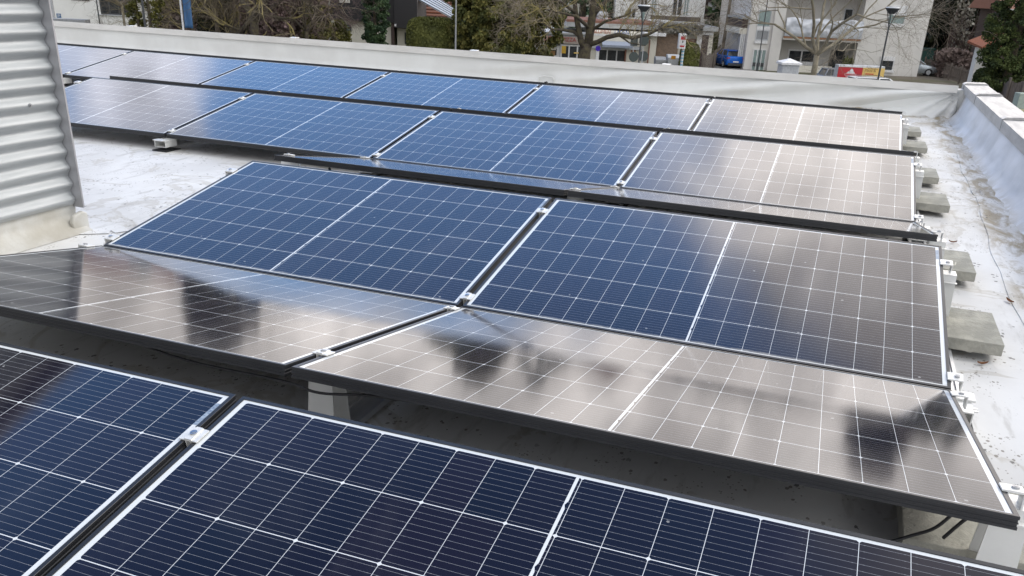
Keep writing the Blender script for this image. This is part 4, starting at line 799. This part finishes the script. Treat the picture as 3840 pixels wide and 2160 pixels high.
iv = root('hanging_creeper', (u0 + u1) / 2, wG - .55, 'grey dry creeper hanging along the garage roof edge', 'creeper', z=zr); mb.build('stems', leafmat('dry_creeper', (.20, .195, .17), (.30, .29, .26), (.10, .10, .085)), iv)
wC = 77.0
for k, (l, r_, tp, m, lab) in enumerate(((2455, 2496, 213, M_grey, 'dark grey waste container with sloping lid before the brick wall'), (2500, 2548, 205, M_lgrey, 'light grey electrical cabinet with an orange notice before the brick wall'))):
    u0, u1, z0, z1 = R4(l, r_, tp, 250, wC); r = root('street_cabinet' if k else 'waste_container', (u0 + u1) / 2, wC, lab, 'cabinet' if k else 'container')
    mb = MB(); mb.prism([(wC - .5, GZ + (.12 if not k else 0)), (wC - .5, z1 - .2), (wC - .1, z1), (wC + .5, z1), (wC + .5, GZ + .1)], u0, u1, 'x', SM); mb.build('body', m, r, bevel=.03); bx('lid' if not k else 'door', m, r, u0 + .05, u1 - .05, wC - .53, wC - .502, GZ + .3, z1 - .3)
    if k: panel('orange_notice', mat('orange_notice', (.62, .28, .02), .5), r, R4(2517, 2534, 209, 222, wC - .53), wC - .53, .01)
# ---- pylon sign on a striped pole
wP = 72.0; u0, u1, z0, z1 = R4(2546, 2573, 127, 184, wP); py_ = root('advertising_sign', (u0 + u1) / 2, wP, 'white box sign with red patches on a blue and white striped pole', 'sign'); bx('sign_box', M_wht, py_, u0, u1, wP, wP + .5, z0, z1, .03); bx('red_patch', M_red, py_, u0 + .13, u1 - .05, wP - .012, wP - .002, z0 + (z1 - z0) * .62, z0 + (z1 - z0) * .84); bx('red_line', M_red, py_, u0 + .12, u1 - .1, wP - .012, wP - .002, z0 + (z1 - z0) * .14, z0 + (z1 - z0) * .24); bx('dark_mark', M_dgrey, py_, u0 + .25, u1 - .22, wP - .012, wP - .002, z0 + (z1 - z0) * .42, z0 + (z1 - z0) * .53)
u = at(2560, 220, wP)[0]
for k in range(16):
    zz = GZ + (z0 - GZ) * k / 16; mb = MB(); mb.cyl(uw(u, wP + .25, zz), .10, (z0 - GZ) / 16 - .002, 10); mb.build('pole_band', M_wht if k % 2 else mat('pale_blue_paint', (.25, .48, .62), .5), py_)
# ---- traffic signs seen from behind
def disc(px, py, w, r_, n, lab, name, grp, rot=0):
    u, z = at(px, py, w); rt = root(name, u, w, lab, 'traffic sign', grp); mb = MB(); c = uw(u, w, z)
    prof = [(r_ * cos(2 * pi * k / n + rot), r_ * sin(2 * pi * k / n + rot)) for k in range(n)]
    mb.prism([(u + a, z + b_) for a, b_ in prof], w - .02, w, 'y', SM); mb.build('sign_plate', M_dgrey2, rt); mb = MB(); mb.tube([uw(u, w + .05, GZ), uw(u, w + .05, z + r_)], .035, 6); mb.build('post', M_lgrey, rt); return rt
M_dgrey2 = mat('sign_back', (.085, .105, .10), .5, .3)
disc(2415, 153, 66, .36, 8, 'dark grey back of an octagonal traffic sign behind the low branch', 'traffic_sign', 'traffic signs from behind', pi / 8)
disc(2412, 211, 66.5, .36, 24, 'dark grey back of a round traffic sign at the right of the pair', 'traffic_sign', 'traffic signs from behind'); disc(2376, 213, 66.2, .34, 24, 'dark grey back of a round traffic sign at the left of the pair', 'traffic_sign', 'traffic signs from behind'); disc(2378, 158, 66.6, .36, 4, 'dark grey back of a square traffic sign above the left round one', 'traffic_sign', 'traffic signs from behind', pi / 4)
u, z = at(2242, 181, 72); np_ = root('no_parking_sign', u, 72, 'small violet blue sign on a white post right of the old tree trunk', 'traffic sign'); mb = MB(); mb.box(u - .12, u + .12, 71.9, 72.1, GZ, z, SM); mb.build('post', M_wht, np_); mb = MB(); mb.tube([uw(u, 71.88, z), uw(u, 71.86, z)], .2, 18); mb.build('sign_plate', mat('violet_sign', (.05, .01, .45), .4), np_)
# ---- white house with wooden balcony behind the shops
wK = 94.0; hk = root('balcony_house', at(2480, 40, wK)[0], wK, 'white house with a long grey wooden balcony above the shops', 'house'); u0, u1 = at(2306, 50, wK)[0], at(2640, 60, wK)[0]
bx('wall', M_white, hk, u0, u1, wK, wK + 10, GZ, 5.0); mb = MB(); um = (u0 + u1) / 2; mb.prism([(u0 - .6, 5.0), (u1 + .6, 5.0), (um, 8.2)], wK - .8, wK + 10.6, 'y', SM); mb.build('roof', M_tile, hk)
bx('balcony', M_wood, hk, at(2432, 70, wK)[0], at(2618, 72, wK)[0], wK - 1.2, wK - 1.1, at(2530, 78, wK)[1], at(2530, 60, wK)[1]); bx('balcony_floor', M_wht, hk, at(2432, 82, wK)[0], at(2618, 84, wK)[0], wK - 1.2, wK - .01, at(2530, 86, wK)[1], at(2530, 80, wK)[1])
for l, r_, tp, bt, g in ((2440, 2462, -10, 54, M_glassl), (2520, 2560, -12, 60, M_glassd), (2562, 2584, -8, 60, M_glassl), (2350, 2385, 30, 70, M_glassd), (2400, 2430, -20, 40, M_glassd)): window(hk, R4(l, r_, tp, bt, wK), wK, g, M_wfr, .1, 1)
bx('wood_cladding', M_dwood, hk, at(2634, 30, wK)[0], u1 + 2.6, wK + .3, wK + 8, at(2660, 72, wK)[1], 4.6); bx('side_wall', M_white, hk, u1 + .01, at(2705, 85, wK)[0], wK + .32, wK + 8, GZ, at(2660, 74, wK)[1])
bx('side_window', M_lgrey, hk, at(2658, 20, wK)[0], at(2698, 20, wK)[0], wK + .24, wK + .29, at(2675, 38, wK)[1], at(2675, 10, wK)[1])
rk = root('white_flat_roof', at(2460, 88, 88)[0], 88, 'small white flat roofed building between shop and balcony house', 'building'); bx('wall', M_white, rk, at(2432, 88, 88)[0], at(2520, 88, 88)[0], 88, 91, GZ, at(2470, 80, 88)[1]); bx('roof_edge', M_wht, rk, at(2430, 88, 88)[0], at(2522, 88, 88)[0], 87.8, 91.2, at(2470, 80, 88)[1], at(2470, 77, 88)[1])
ch = root('vent_cowl', at(2262, 60, 86)[0], 86, 'pale grey metal ventilation cowl on the shop roof right of the old trunk', 'vent', z=at(2262, 84, 86)[1]); u0, u1, z0, z1 = R4(2240, 2281, 44, 86, 86); bx('hood', M_lgrey, ch, u0, u1, 86, 87, z0 - .3, z1, .2); bx('band', M_zinc, ch, u0 - .03, u1 + .03, 85.97, 87.03, z1 - .35, z1 - .3)
# ---- black timber house
wD = 86.0; hd = root('timber_house', at(1440, 60, wD)[0], wD, 'house with black timber upper floor over cream walls behind the spruce', 'house'); u0, u1, uM = at(1240, 60, wD)[0], at(1566, 60, wD)[0], at(1480, 60, wD)[0]
zm = at(1400, 82, wD)[1]; bx('lower_wall', M_cream, hd, u0 + .3, uM - .2, wD + .5, wD + 9, GZ, zm); bx('lower_wall', M_cream, hd, uM + .1, u1 + 1.0, wD + .9, wD + 9, GZ, zm - .5)
bx('upper_floor', M_black, hd, u0, uM, wD, wD + 9, zm, 3.2); bx('upper_floor', M_black, hd, uM + .005, u1, wD - .4, wD + 9, at(1500, 104, wD)[1], 3.2); bx('corner_post', M_brown, hd, at(1466, 130, wD)[0], at(1477, 130, wD)[0], wD + .1, wD + .4, GZ, zm)
mb = MB(); mb.prism([(u0 - .6, 3.2), (u1 + .6, 3.2), ((u0 + u1) / 2, 4.1)], wD - .8, wD + 9.5, 'y', SM); mb.build('roof', M_tile, hd)
window(hd, R4(1284, 1318, 92, 118, wD + .5), wD + .5, M_glassl, M_dfr, .1); window(hd, R4(1518, 1530, 122, 165, wD + .9), wD + .9, M_glassd, M_dfr, .08, 0, 'door'); bx('upper_window', M_cream, hd, at(1272, 5, wD)[0], at(1312, 5, wD)[0], wD - .06, wD - .002, at(1290, 10, wD)[1], at(1290, -20, wD)[1])
bx('wall_light', M_wht, hd, at(1482, 92, wD)[0], at(1488, 92, wD)[0], wD - .55, wD - .402, at(1485, 98, wD)[1], at(1485, 89, wD)[1])
cs = root('lean_to', at(1640, 50, wD)[0], wD, 'conservatory with a sloping glass roof beside the black timber house', 'conservatory'); zA, zB = at(1568, 0, wD)[1], at(1705, 70, wD)[1]; ua, ub = u1 + .02, at(1712, 60, wD)[0]
mb = MB(); mb.add([SM @ Vector(v) for v in ((ua, wD + 1, zA), (ub, wD - 2, zB), (ub, wD + 2, zB + .6), (ua, wD + 6, zA + .8), (ua, wD + 1, zA - .08), (ub, wD - 2, zB - .08), (ub, wD + 2, zB + .52), (ua, wD + 6, zA + .72))], [(0, 1, 2, 3), (7, 6, 5, 4), (0, 4, 5, 1), (1, 5, 6, 2), (2, 6, 7, 3), (3, 7, 4, 0)]); mb.build('glass_roof', mat('pale_roof_glass', (.50, .56, .66), .12, 0, (.64, .68, .74), .8, stretch=(3, 3, 1)), cs)
for k in range(6):
    f = k / 5; mb = MB(); mb.tube([uw(ua, wD + 1 + 5 * f, zA + .8 * f + .04), uw(ub, wD - 2 + 4 * f, zB + .6 * f + .04)], .045, 4); mb.build('glazing_bar', M_grey, cs)
bx('wall', M_beige2, cs, ua, ub, wD + 1.2, wD + 5, GZ, zB - .6)
th = root('tiled_house', at(1680, 10, 95)[0], 98, 'house with a brown red tiled roof behind the conservatory', 'house'); ut0, ut1 = at(1600, 0, 98)[0], at(1790, 0, 98)[0]; zt0 = at(1720, 62, 98)[1]; bx('wall', M_cream, th, ut0, ut1, 98, 106, GZ, zt0); mb = MB(); mb.prism([(97.4, zt0 - .1), (106.6, zt0 - .1), (102, zt0 + 3.6)], ut0 - .5, ut1 + .5, 'x', SM); mb.build('roof', M_tile, th)
for k in range(12):
    f = k / 12; bx('tile_course', M_tile2 if k % 2 else M_tile, th, ut0 - .45, ut1 + .45, 97.4 + 4.6 * f - .06, 97.4 + 4.6 * f + .2, zt0 + 3.7 * f - .06, zt0 + 3.7 * f + .03)
# ---- white house on the left
wW = 84.0; wh = root('white_house', at(380, 30, wW)[0], wW, 'plain white house with a wide dark framed window, far left', 'house'); u0, u1 = at(204, 40, wW)[0], at(760, 60, wW)[0]; bx('wall', M_white, wh, u0, u1, wW, wW + 9, GZ, 2.4); mb = MB(); mb.prism([(wW - .6, 2.4), (wW + 9.6, 2.4), (wW + 4.5, 5)], u0 - .4, u1 + .4, 'x', SM); mb.build('roof', M_tile, wh)
window(wh, R4(372, 512, -60, 56, wW), wW, M_glassd, M_dfr, .12, 3); panel('sill', M_lgrey, wh, R4(368, 516, 56, 59, wW), wW, .2); window(wh, R4(262, 330, -70, 1, wW), wW, M_glassd, M_dfr, .1, 1); panel('blue_plate', M_blue, wh, R4(213, 229, 51, 66, wW), wW, .04)
for k in range(3): panel('plate_print', M_wht, wh, R4(215, 215 + (9, 11, 8)[k], 53.5 + 3.6 * k, 55 + 3.6 * k, wW - .04), wW - .04, .01)
sw = root('orange_house', at(180, 30, 92)[0], 92, 'small orange and cream house front beyond the white wall, far left', 'house'); bx('wall', M_orange, sw, at(100, 30, 92)[0], at(200, 30, 92)[0], 92, 99, GZ, 2.5); window(sw, R4(168, 188, 24, 42, 92), 92, M_glassd, M_wfr, .15); bx('cream_band', M_cream, sw, at(100, 50, 92)[0], at(198, 50, 92)[0], 91.9, 91.99, at(180, 60, 92)[1], at(180, 46, 92)[1]); bx('roof', M_tile, sw, at(95, 30, 92)[0], at(204, 30, 92)[0], 91.5, 99.5, 2.5, 2.8); bx('downpipe', M_lgrey, sw, at(194, 40, 91)[0], at(200, 40, 91)[0], 91.0, 91.4, GZ, 2.5)
gr = root('low_garage', at(260, 70, 70)[0], 70, 'low flat grey roof edge just over the left parapet', 'garage'); bx('wall', M_beige2, gr, at(160, 75, 70)[0], at(330, 75, 70)[0], 70, 70.6, GZ, at(280, 76, 70)[1] - .25); bx('roof', M_grey, gr, at(155, 70, 70)[0], at(322, 75, 70)[0], 69.8, 70.7, at(280, 76, 70)[1] - .249, at(280, 75, 70)[1] + .05)
u, z = at(707, 20, 58); bb = root('banner', u, 58, 'tall blue banner hanging from a white pole among the bare bushes', 'banner'); u0, u1 = at(682, 30, 58)[0], at(718, 60, 58)[0]; mb = MB(); mb.tube([uw(u0 - .05, 58, GZ), uw(u0 - .05, 58, 3)], .06, 8); mb.build('pole', M_wht, bb)
mb = MB(); mb.grid(8, 30, lambda a, v: uw(u0 + .05 + (u1 - u0) * a, 58 + .08 * sin(a * 5 + v * 4), at(700, 105, 58)[1] + (2.8 - at(700, 105, 58)[1]) * v)); o = mb.build('cloth', M_blue, bb, smooth=True); sm_ = o.modifiers.new('solid', 'SOLIDIFY'); sm_.thickness = .01
# ---- right: wooden house, porch, fences
wX = 80.0; wo = root('wooden_house', at(3730, 40, wX)[0], wX, 'dark brown timber house under a red tiled roof, far right', 'house'); u0, u1 = at(3672, 60, wX + 4)[0], at(3990, 60, wX)[0]; zr = at(3740, 22, wX)[1]; bx('wall', M_dwood, wo, u0, u1, wX, wX + 4, GZ, zr); mb = MB(); mb.prism([(wX - 1.2, zr - .25), (wX + 4.8, zr - .25), (wX + 2, zr + 2.0)], u0 - .8, u1 + .8, 'x', SM); mb.build('roof', M_tile, wo); bx('gutter', M_zinc, wo, u0 - .8, u1 + .8, wX - 1.35, wX - 1.21, zr - .3, zr - .18)
for l, r_ in ((3715, 3733), (3748, 3766)): window(wo, R4(l, r_, 40, 106, wX), wX, M_glassd, M_dwood, .1); panel('sill', M_lgrey, wo, R4(l, r_, 101, 106, wX), wX, .2)
po = root('porch', at(3690, 170, 70)[0], 70, 'white porch wall with a small orange tiled canopy roof on dark brackets', 'porch'); u0, u1 = at(3664, 150, 70)[0], at(3716, 180, 70)[0]; bx('wall', M_white, po, u0 + .3, u1 - .05, 70, 70.6, GZ, at(3690, 180, 70)[1])
za, zb_ = at(3752, 128, 70)[1], at(3664, 172, 70)[1]; mb = MB(); ux = at(3760, 140, 70)[0]; mb.add([SM @ Vector(v) for v in ((u0 - .2, 68.6, zb_), (ux, 69.4, za), (ux, 71, za + .3), (u0 - .2, 71, zb_ + .3), (u0 - .2, 68.6, zb_ - .15), (ux, 69.4, za - .15), (ux, 71, za + .15), (u0 - .2, 71, zb_ + .15))], [(0, 1, 2, 3), (7, 6, 5, 4), (0, 4, 5, 1), (1, 5, 6, 2), (2, 6, 7, 3), (3, 7, 4, 0)]); mb.build('canopy_roof', M_tile2, po)
mb = MB(); mb.box(at(3708, 180, 70)[0], at(3752, 180, 70)[0], 69, 71, at(3730, 186, 70)[1], at(3730, 172, 70)[1], SM); mb.build('canopy_roof', M_tile2, po)
for a in ((3690, 182, 3710, 205), (3710, 205, 3700, 250)):
    q0, q1 = at(a[0], a[1], 69.6), at(a[2], a[3], 69.6); mb = MB(); mb.tube([uw(q0[0], 69.6, q0[1]), uw(q1[0], 69.6, q1[1])], .09, 5); mb.build('bracket', M_dwood, po)
def fence(pts, hgt, lab, m=M_wood, pick=.14, pw_=.10, gap=1.0):
    P = [Vector((*at(a, b_, w)[:1], w)) for a, b_, w in pts]; c = P[len(P) // 2]; rt = root('wooden_fence', c.x, c.y, lab, 'fence', 'wooden fences')
    boards = MB(); 
    for a, b_ in zip(P[:-1], P[1:]):
        d = (b_ - a); n = max(1, int(d.length / pick)); dn = d.normalized(); qn = Vector((-dn.y, dn.x))
        for k in range(n):
            p = a + d * (k + .5) / n; e = dn * pw_ / 2; q = qn * .012; hh = hgt * (1 + .05 * sin(k * 5.3))
            vs = [uw(*(p + sx * e + sy * q), z) for z in (GZ + .08, GZ + hh) for sy in (-1, 1) for sx in (-1, 1)]; boards.add(vs, [(0, 2, 3, 1), (4, 5, 7, 6), (0, 1, 5, 4), (2, 6, 7, 3), (0, 4, 6, 2), (1, 3, 7, 5)])
        for zz in (.3, .85):
            mb = MB(); mb.tube([uw(*(a + qn * .04), GZ + hgt * zz), uw(*(b_ + qn * .04), GZ + hgt * zz)], .045, 4); mb.build('rail', m, rt)
        m_ = max(1, int(d.length / 2.4))
        for k in range(m_ + 1):
            p = a + d * k / m_ - qn * .09; mb = MB(); mb.box(p.x - .06, p.x + .06, p.y - .06, p.y + .06, GZ, GZ + hgt * 1.12, SM); mb.build('post', m, rt)
    boards.build('boards', m, rt); return rt
fence([(3460, 290, 86), (3560, 300, 79), (3640, 330, 72), (3700, 380, 63)], 1.25, 'long low weathered picket fence running along the garden past the silver car', pick=.22, pw_=.08)
fence([(3766, 400, 58), (3822, 400, 57)], 1.75, 'tall grey wooden gate panel with cross rails in front of the big thuja', pick=.17, pw_=.16)
fence([(3718, 400, 62), (3764, 400, 58.3)], 1.5, 'dark old board fence left of the grey gate panel', pick=.16, pw_=.15)
fence([(2628, 245, 76), (2672, 240, 80), (2690, 230, 90)], 1.3, 'dark weathered fence beside the garage and the driveway', pick=.24, pw_=.12)
cb = root('utility_cabinet', at(3830, 410, 52)[0], 52, 'cream and pale green cabinet at the right edge beyond the parapet', 'cabinet'); u0, u1, z0, z1 = R4(3812, 3865, 350, 455, 52); bx('body', mat('pale_green_plastic', (.36, .42, .36), .6), cb, u0, u1, 52, 52.6, (z0 + z1) / 2 - .1, z1, .04); bx('base', mat('cream_plastic', (.50, .48, .30), .6), cb, u0 - .03, u1 + .03, 51.97, 52.63, GZ, (z0 + z1) / 2 - .099, .03)
gt = root('water_butt', at(3482, 205, 88)[0], 88, 'dark green plastic container beside the dark trees', 'container'); u0, u1, z0, z1 = R4(3462, 3504, 186, 222, 88); bx('body', M_teal, gt, u0, u1, 88, 89, GZ, z1, .1); bx('lid', M_teal, gt, u0 - .05, u1 + .05, 87.95, 89.05, z1 + .002, z1 + .1)
gh = root('greenhouse', at(3530, 180, 98)[0], 98, 'low pale glazed structure glimpsed behind the dark trees', 'greenhouse'); u0, u1, z0, z1 = R4(3480, 3565, 172, 190, 98); bx('roof', M_white, gh, u0, u1, 98, 101, z0, z1); bx('wall', M_glassl, gh, u0, u1, 98.1, 101, GZ, z0 - .002)
# ---- evergreens
evergreen('spruce_tree', 1405, 79, 3.2, 1.0, 'dense dark green spruce in front of the black timber house', 'tree', L_spruce, 11, 'column', 240, 110, .30, .10, GZ, py=90, droop=.5)
evergreen('yew_tree', 1805, 68, 5.6, 2.7, 'broad yellowish green conifer right of the grey lamp post', 'tree', L_yew, 12, 'round', 420, 170, .5, .13, GZ - .5, py=100, droop=1.1, asp=2.0)
evergreen('yew_tree', 1935, 70, 8.2, 2.9, 'broad dark yellowish conifer reaching behind the old tree', 'tree', L_yew, 13, 'round', 420, 170, .5, .13, GZ - .5, py=100, droop=1.1, asp=2.0)
evergreen('yew_tree', 1870, 66.5, 4.6, 2.2, 'middle yellowish green conifer between the two broad ones', 'tree', L_yew, 18, 'round', 330, 170, .45, .12, GZ - .5, py=120, droop=1.1, asp=2.0)
evergreen('columnar_cypress', 512, 60, 2.6, .42, 'narrow yellow green cypress column left of the thick lamp post', 'tree', L_cyp, 14, 'column', 60, 60, .22, .10, GZ, py=40)
evergreen('columnar_cypress', 558, 60, 3.2, .72, 'wider yellow green cypress column right of the thick lamp post', 'tree', L_cyp, 15, 'column', 110, 60, .26, .10, GZ, py=40)
evergreen('thuja_tree', 3800, 61, 6.2, 1.8, 'big yellow green thuja at the right edge above the gate panel', 'tree', L_thuja, 16, 'column', 420, 150, .36, .09, GZ, py=200, droop=.2)
evergreen('thuja_tree', 3900, 63, 6.6, 1.9, 'second big thuja half outside the right edge', 'tree', L_thuja, 17, 'column', 200, 60, .4, .16, GZ, py=200)
for i, (px, w, zt_, hw_, lab) in enumerate(((2712, 96, 6.5, 2.3, 'dark conifer behind the brown utility pole'), (2770, 99, 7.5, 2.2, 'dark green conifer between utility pole and apartment block'), (3500, 96, 8.0, 2.0, 'tall dark pine just right of the apartment block'), (3600, 92, 14.5, 2.6, 'tall dark pine between apartment block and timber house'), (3670, 95, 15.0, 2.8, 'tall dark pine beside the brown timber house'), (3600, 108, 17.0, 3.2, 'tallest dark pine farther back at the right'))):
    evergreen('dark_conifer', px, w, zt_, hw_, lab, 'tree', L_pine if i > 1 else L_spruce, 20 + i, 'round', 260, 60, .7, .30, GZ, 'dark conifers behind the houses', py=90, droop=.5, asp=2)
evergreen('dark_conifer', 2185, 98, 10.8, 2.9, 'dark green conifer seen between the two stems of the old tree', 'tree', L_spruce, 31, 'column', 120, 50, .6, .24, GZ, 'dark conifers behind the houses', py=40)
evergreen('dark_conifer', 2290, 97, 7.0, 1.6, 'dark green conifer behind the ventilation cowl', 'tree', L_spruce, 32, 'column', 110, 50, .6, .24, GZ, 'dark conifers behind the houses', py=40)
evergreen('ivy_tree', 800, 72, 9.0, 1.3, 'ivy covered dark green stem among bare bushes, left', 'tree', L_pine, 33, 'column', 230, 60, .5, .24, GZ, 'ivy covered trees', py=60)
evergreen('ivy_tree', 880, 70, 9.0, 2.5, 'ivy covered dark tree beside the thick dark trunk', 'tree', L_pine, 34, 'column', 340, 60, .6, .28, -.2, 'ivy covered trees', py=60)
evergreen('ivy_tree', 1185, 74, 2.2, .95, 'olive green conifer left of the black timber house', 'tree', L_cyp, 35, 'column', 150, 45, .4, .16, GZ, 'ivy covered trees', py=80)
evergreen('ivy_tree', 1275, 76, -2.2, .6, 'low olive shrub below the small window of the timber house', 'shrub', L_cyp, 36, 'round', 90, 45, .35, .14, GZ, 'ivy covered trees', py=140)
clipped('clipped_hedge', 1527, 1716, 66, 69, 2.6, 'big olive green hedge clipped into a rounded block', 'hedge', L_hedge, 41, 9000, .11, .42, bot=185)
clipped('clipped_thuja', 2550, 2622, 160, 75, 1.4, 'small rounded golden green thuja beside the striped sign pole', 'shrub', L_hedge, 42, 2600, .10, .6, bot=250)
clipped('clipped_hedge', 2668, 2722, 92, 93, 1.6, 'pale green clipped hedge behind the white garage wall', 'hedge', L_box, 43, 2500, .13, .4, bot=240)
clipped('garden_hedge', 3650, 3735, 255, 66, 1.6, 'dark green shrub in front of the white porch wall', 'shrub', L_thuja, 44, 2600, .13, .6, bot=400)
# brown beech hedge and thickets behind the bare bushes
def thicket(l, r_, top, w, lab, L, seed, n, dep=2.5):
    rr = random.Random(seed); ul, ur = at(l, 70, w)[0], at(r_, 70, w)[0]; zt_ = at((l + r_) / 2, top, w)[1]; rt = root('thicket', (ul + ur) / 2, w, lab, 'bushes', 'brown thickets behind the bare trees'); mb = MB()
    for _ in range(n):
        x = rr.uniform(ul, ur); zz = GZ + (zt_ - GZ) * rr.random() ** .8 * (1 + .12 * sin(x * 1.7 + seed)); leaf(mb, uw(x, w + rr.uniform(-dep, dep) * .5, zz), .22 * rr.uniform(.5, 1.3), rr, 1.6, .2)
    mb.build('foliage', L, rt); mb = MB()
    for _ in range(90):
        x = rr.uniform(ul, ur); y = w + rr.uniform(-dep, dep) * .5; h_ = (zt_ - GZ) * rr.uniform(.6, 1.1); mb.tube([uw(x, y, GZ), uw(x + rr.gauss(0, .3), y, GZ + h_ * .5), uw(x + rr.gauss(0, .8), y, GZ + h_)], [.03, .02, .008], 3, cap=False)
    mb.build('stems', M_twigp, rt)
thicket(600, 820, -60, 77, 'brown thicket right of the white house', L_brown, 51, 7000); thicket(820, 1080, -70, 78, 'reddish brown thicket behind the thick dark trunk', leafmat('red_dry_leaf', (.20, .135, .135), (.28, .20, .20), (.13, .088, .09)), 52, 9000); thicket(1080, 1225, -60, 80, 'brown thicket left of the black timber house', L_brown, 53, 6500); thicket(3560, 3660, 195, 82, 'reddish brown bush behind the picket fence', L_brown, 54, 2600)
thicket(3575, 3650, 15, 88, 'pale blossoming shrub between the dark pines', L_white, 56, 500, 1.0)
thicket(3480, 3670, 120, 104, 'dark undergrowth between the pines', L_pine, 55, 5200)
# ---- bare trees
bare('bare_tree', 955, 120, 62, 'thick dark trunked bare tree with yellow lichened branches, left of centre', 61, 3.4, .30, 3.6, 5, mt=M_bark, mc=M_twig, ml=M_lich, trunkd=4, n0=5, fork=(.3, 1.25), up=.0, wig=.22, prob=.85, group='bare trees')
bare('bare_tree', 720, 100, 64, 'tangled bare tree behind the blue banner', 62, 2.6, .16, 2.2, 5, mt=M_bark, mc=M_twig, ml=M_lich, trunkd=4, n0=5, fork=(.3, 1.3), up=.0, wig=.25, prob=.85, group='bare trees')
bare('bare_tree', 1150, 130, 63, 'spreading bare tree with grey brown twigs left of the spruce', 63, 2.8, .15, 2.5, 5, mt=M_bark, mc=M_twigp, ml=M_twig2, trunkd=4, n0=5, fork=(.3, 1.3), up=.0, wig=.22, prob=.85, group='bare trees')
bare('bare_tree', 465, 80, 72, 'slender young bare tree in front of the white house window', 64, 3.6, .10, 2.0, 3, mt=M_bark2, mc=M_twig, n0=5, fork=(.5, 1.2), up=.03, group='bare trees')
bare('plane_tree', 3050, 280, 64, 'grey barked plane tree with wide bare crown before the apartment block', 66, 2.5, .21, 4.4, 5, mt=M_bark2, mc=M_twig2, ml=M_bark2, n0=5, fork=(.3, 1.25), up=.02, wig=.17, prob=.7, group='bare trees', trunkd=4, len=(.55, .82))
# the old crooked tree: forked trunk plus long low limb
ot = root('old_tree', at(2190, 200, 62)[0], 62, 'old crooked tree with a forked mossy trunk and lichened bare limbs', 'tree', 'bare trees'); rr = random.Random(67); T1, T2 = MB(), MB(); q = lambda px, py, w=62: uw(at(px, py, w)[0], w, at(px, py, w)[1]); ub = at(2192, 215, 62)[0]; o = dict(wig=.24, up=.0, taper=.6, kids=2, side=1, prob=.85, ang=(.45, 1.1), len=(.5, .8), rmin=.007, trunkd=99, limbd=2)
T1.tube([uw(ub, 62, GZ), q(2190, 215), q(2196, 190), q(2205, 165)], [.52, .42, .36, .31], 12)
T1.tube([q(2196, 185), q(2178, 150), q(2168, 100), q(2158, 40), q(2150, -60)], [.28, .21, .19, .16, .12], 9); T1.tube([q(2205, 170), q(2214, 110), q(2222, 55), q(2226, 0), q(2235, -80)], [.30, .28, .25, .22, .15], 9); T1.tube([q(2222, 60), q(2250, 25), q(2300, -20)], [.2, .16, .1], 7)
low = [q(2205, 168), q(2240, 158, 61.5), q(2275, 140, 61), q(2320, 130, 60.5), q(2370, 142, 60.3), q(2430, 130, 60), q(2480, 105, 60), q(2540, 92, 60)]; T1.tube(low, [.17, .16, .15, .14, .12, .09, .06, .03], 8)
T1.tube([q(2178, 140), q(2150, 118), q(2110, 112, 61.5), q(2070, 110, 61), q(2010, 75, 61)], [.14, .12, .10, .07, .03], 6); T1.tube([q(2215, 110), q(2160, 60, 61), q(2090, 45, 60.5), q(2020, 30, 60)], [.13, .10, .07, .03], 6); T1.tube([q(2160, 50), q(2100, 5, 61), q(2040, -10, 60.5)], [.12, .08, .03], 6); T1.tube([q(2210, 120), q(2270, 80, 61.5), q(2340, 60, 61), q(2420, 20, 61)], [.12, .09, .06, .02], 6)
T1.tube([q(2320, 130, 60.5), q(2360, 160, 60.2), q(2420, 172, 60)], [.08, .05, .02], 5)
for px, py, w, dx, dz, L_, n in ((2480, 105, 60, .7, .1, 1.5, 3), (2540, 92, 60, .8, 0, 1.5, 4), (2430, 130, 60, .5, .6, 1.5, 3), (2370, 142, 60.3, .3, .8, 1.6, 3), (2320, 130, 60.5, .3, .8, 1.4, 3), (2420, 20, 61, .8, .1, 1.6, 4), (2340, 60, 61, .5, .4, 1.6, 4), (2270, 80, 61.5, .4, .3, 1.5, 3), (2010, 75, 61, -.8, .1, 1.6, 4), (2070, 110, 61, -.6, .2, 1.5, 4), (2110, 112, 61.5, -.3, .5, 1.3, 3), (2020, 30, 60, -.8, 0, 1.7, 4), (2090, 45, 60.5, -.5, .5, 1.6, 4), (2040, -10, 60.5, -.8, .2, 1.8, 4), (2150, -60, 62, -.2, 1, 2.0, 5), (2235, -80, 62, .2, 1, 2.0, 5), (2300, -20, 62, .7, .6, 2.0, 5), (2226, 0, 62, -.3, .7, 1.6, 3)):
    for k in range(n): limb(T1, T2, q(px, py, w), (RGT * (dx + rr.gauss(0, .35)) + FWD * rr.gauss(0, .45) + Vector((0, 0, dz + rr.gauss(0, .4)))).normalized(), L_ * rr.uniform(.7, 1.2), .032, 3, rr, o)
T1.build('trunk', M_bark, ot, smooth=True); T2.build('crown', [M_twig2, M_lich], ot)
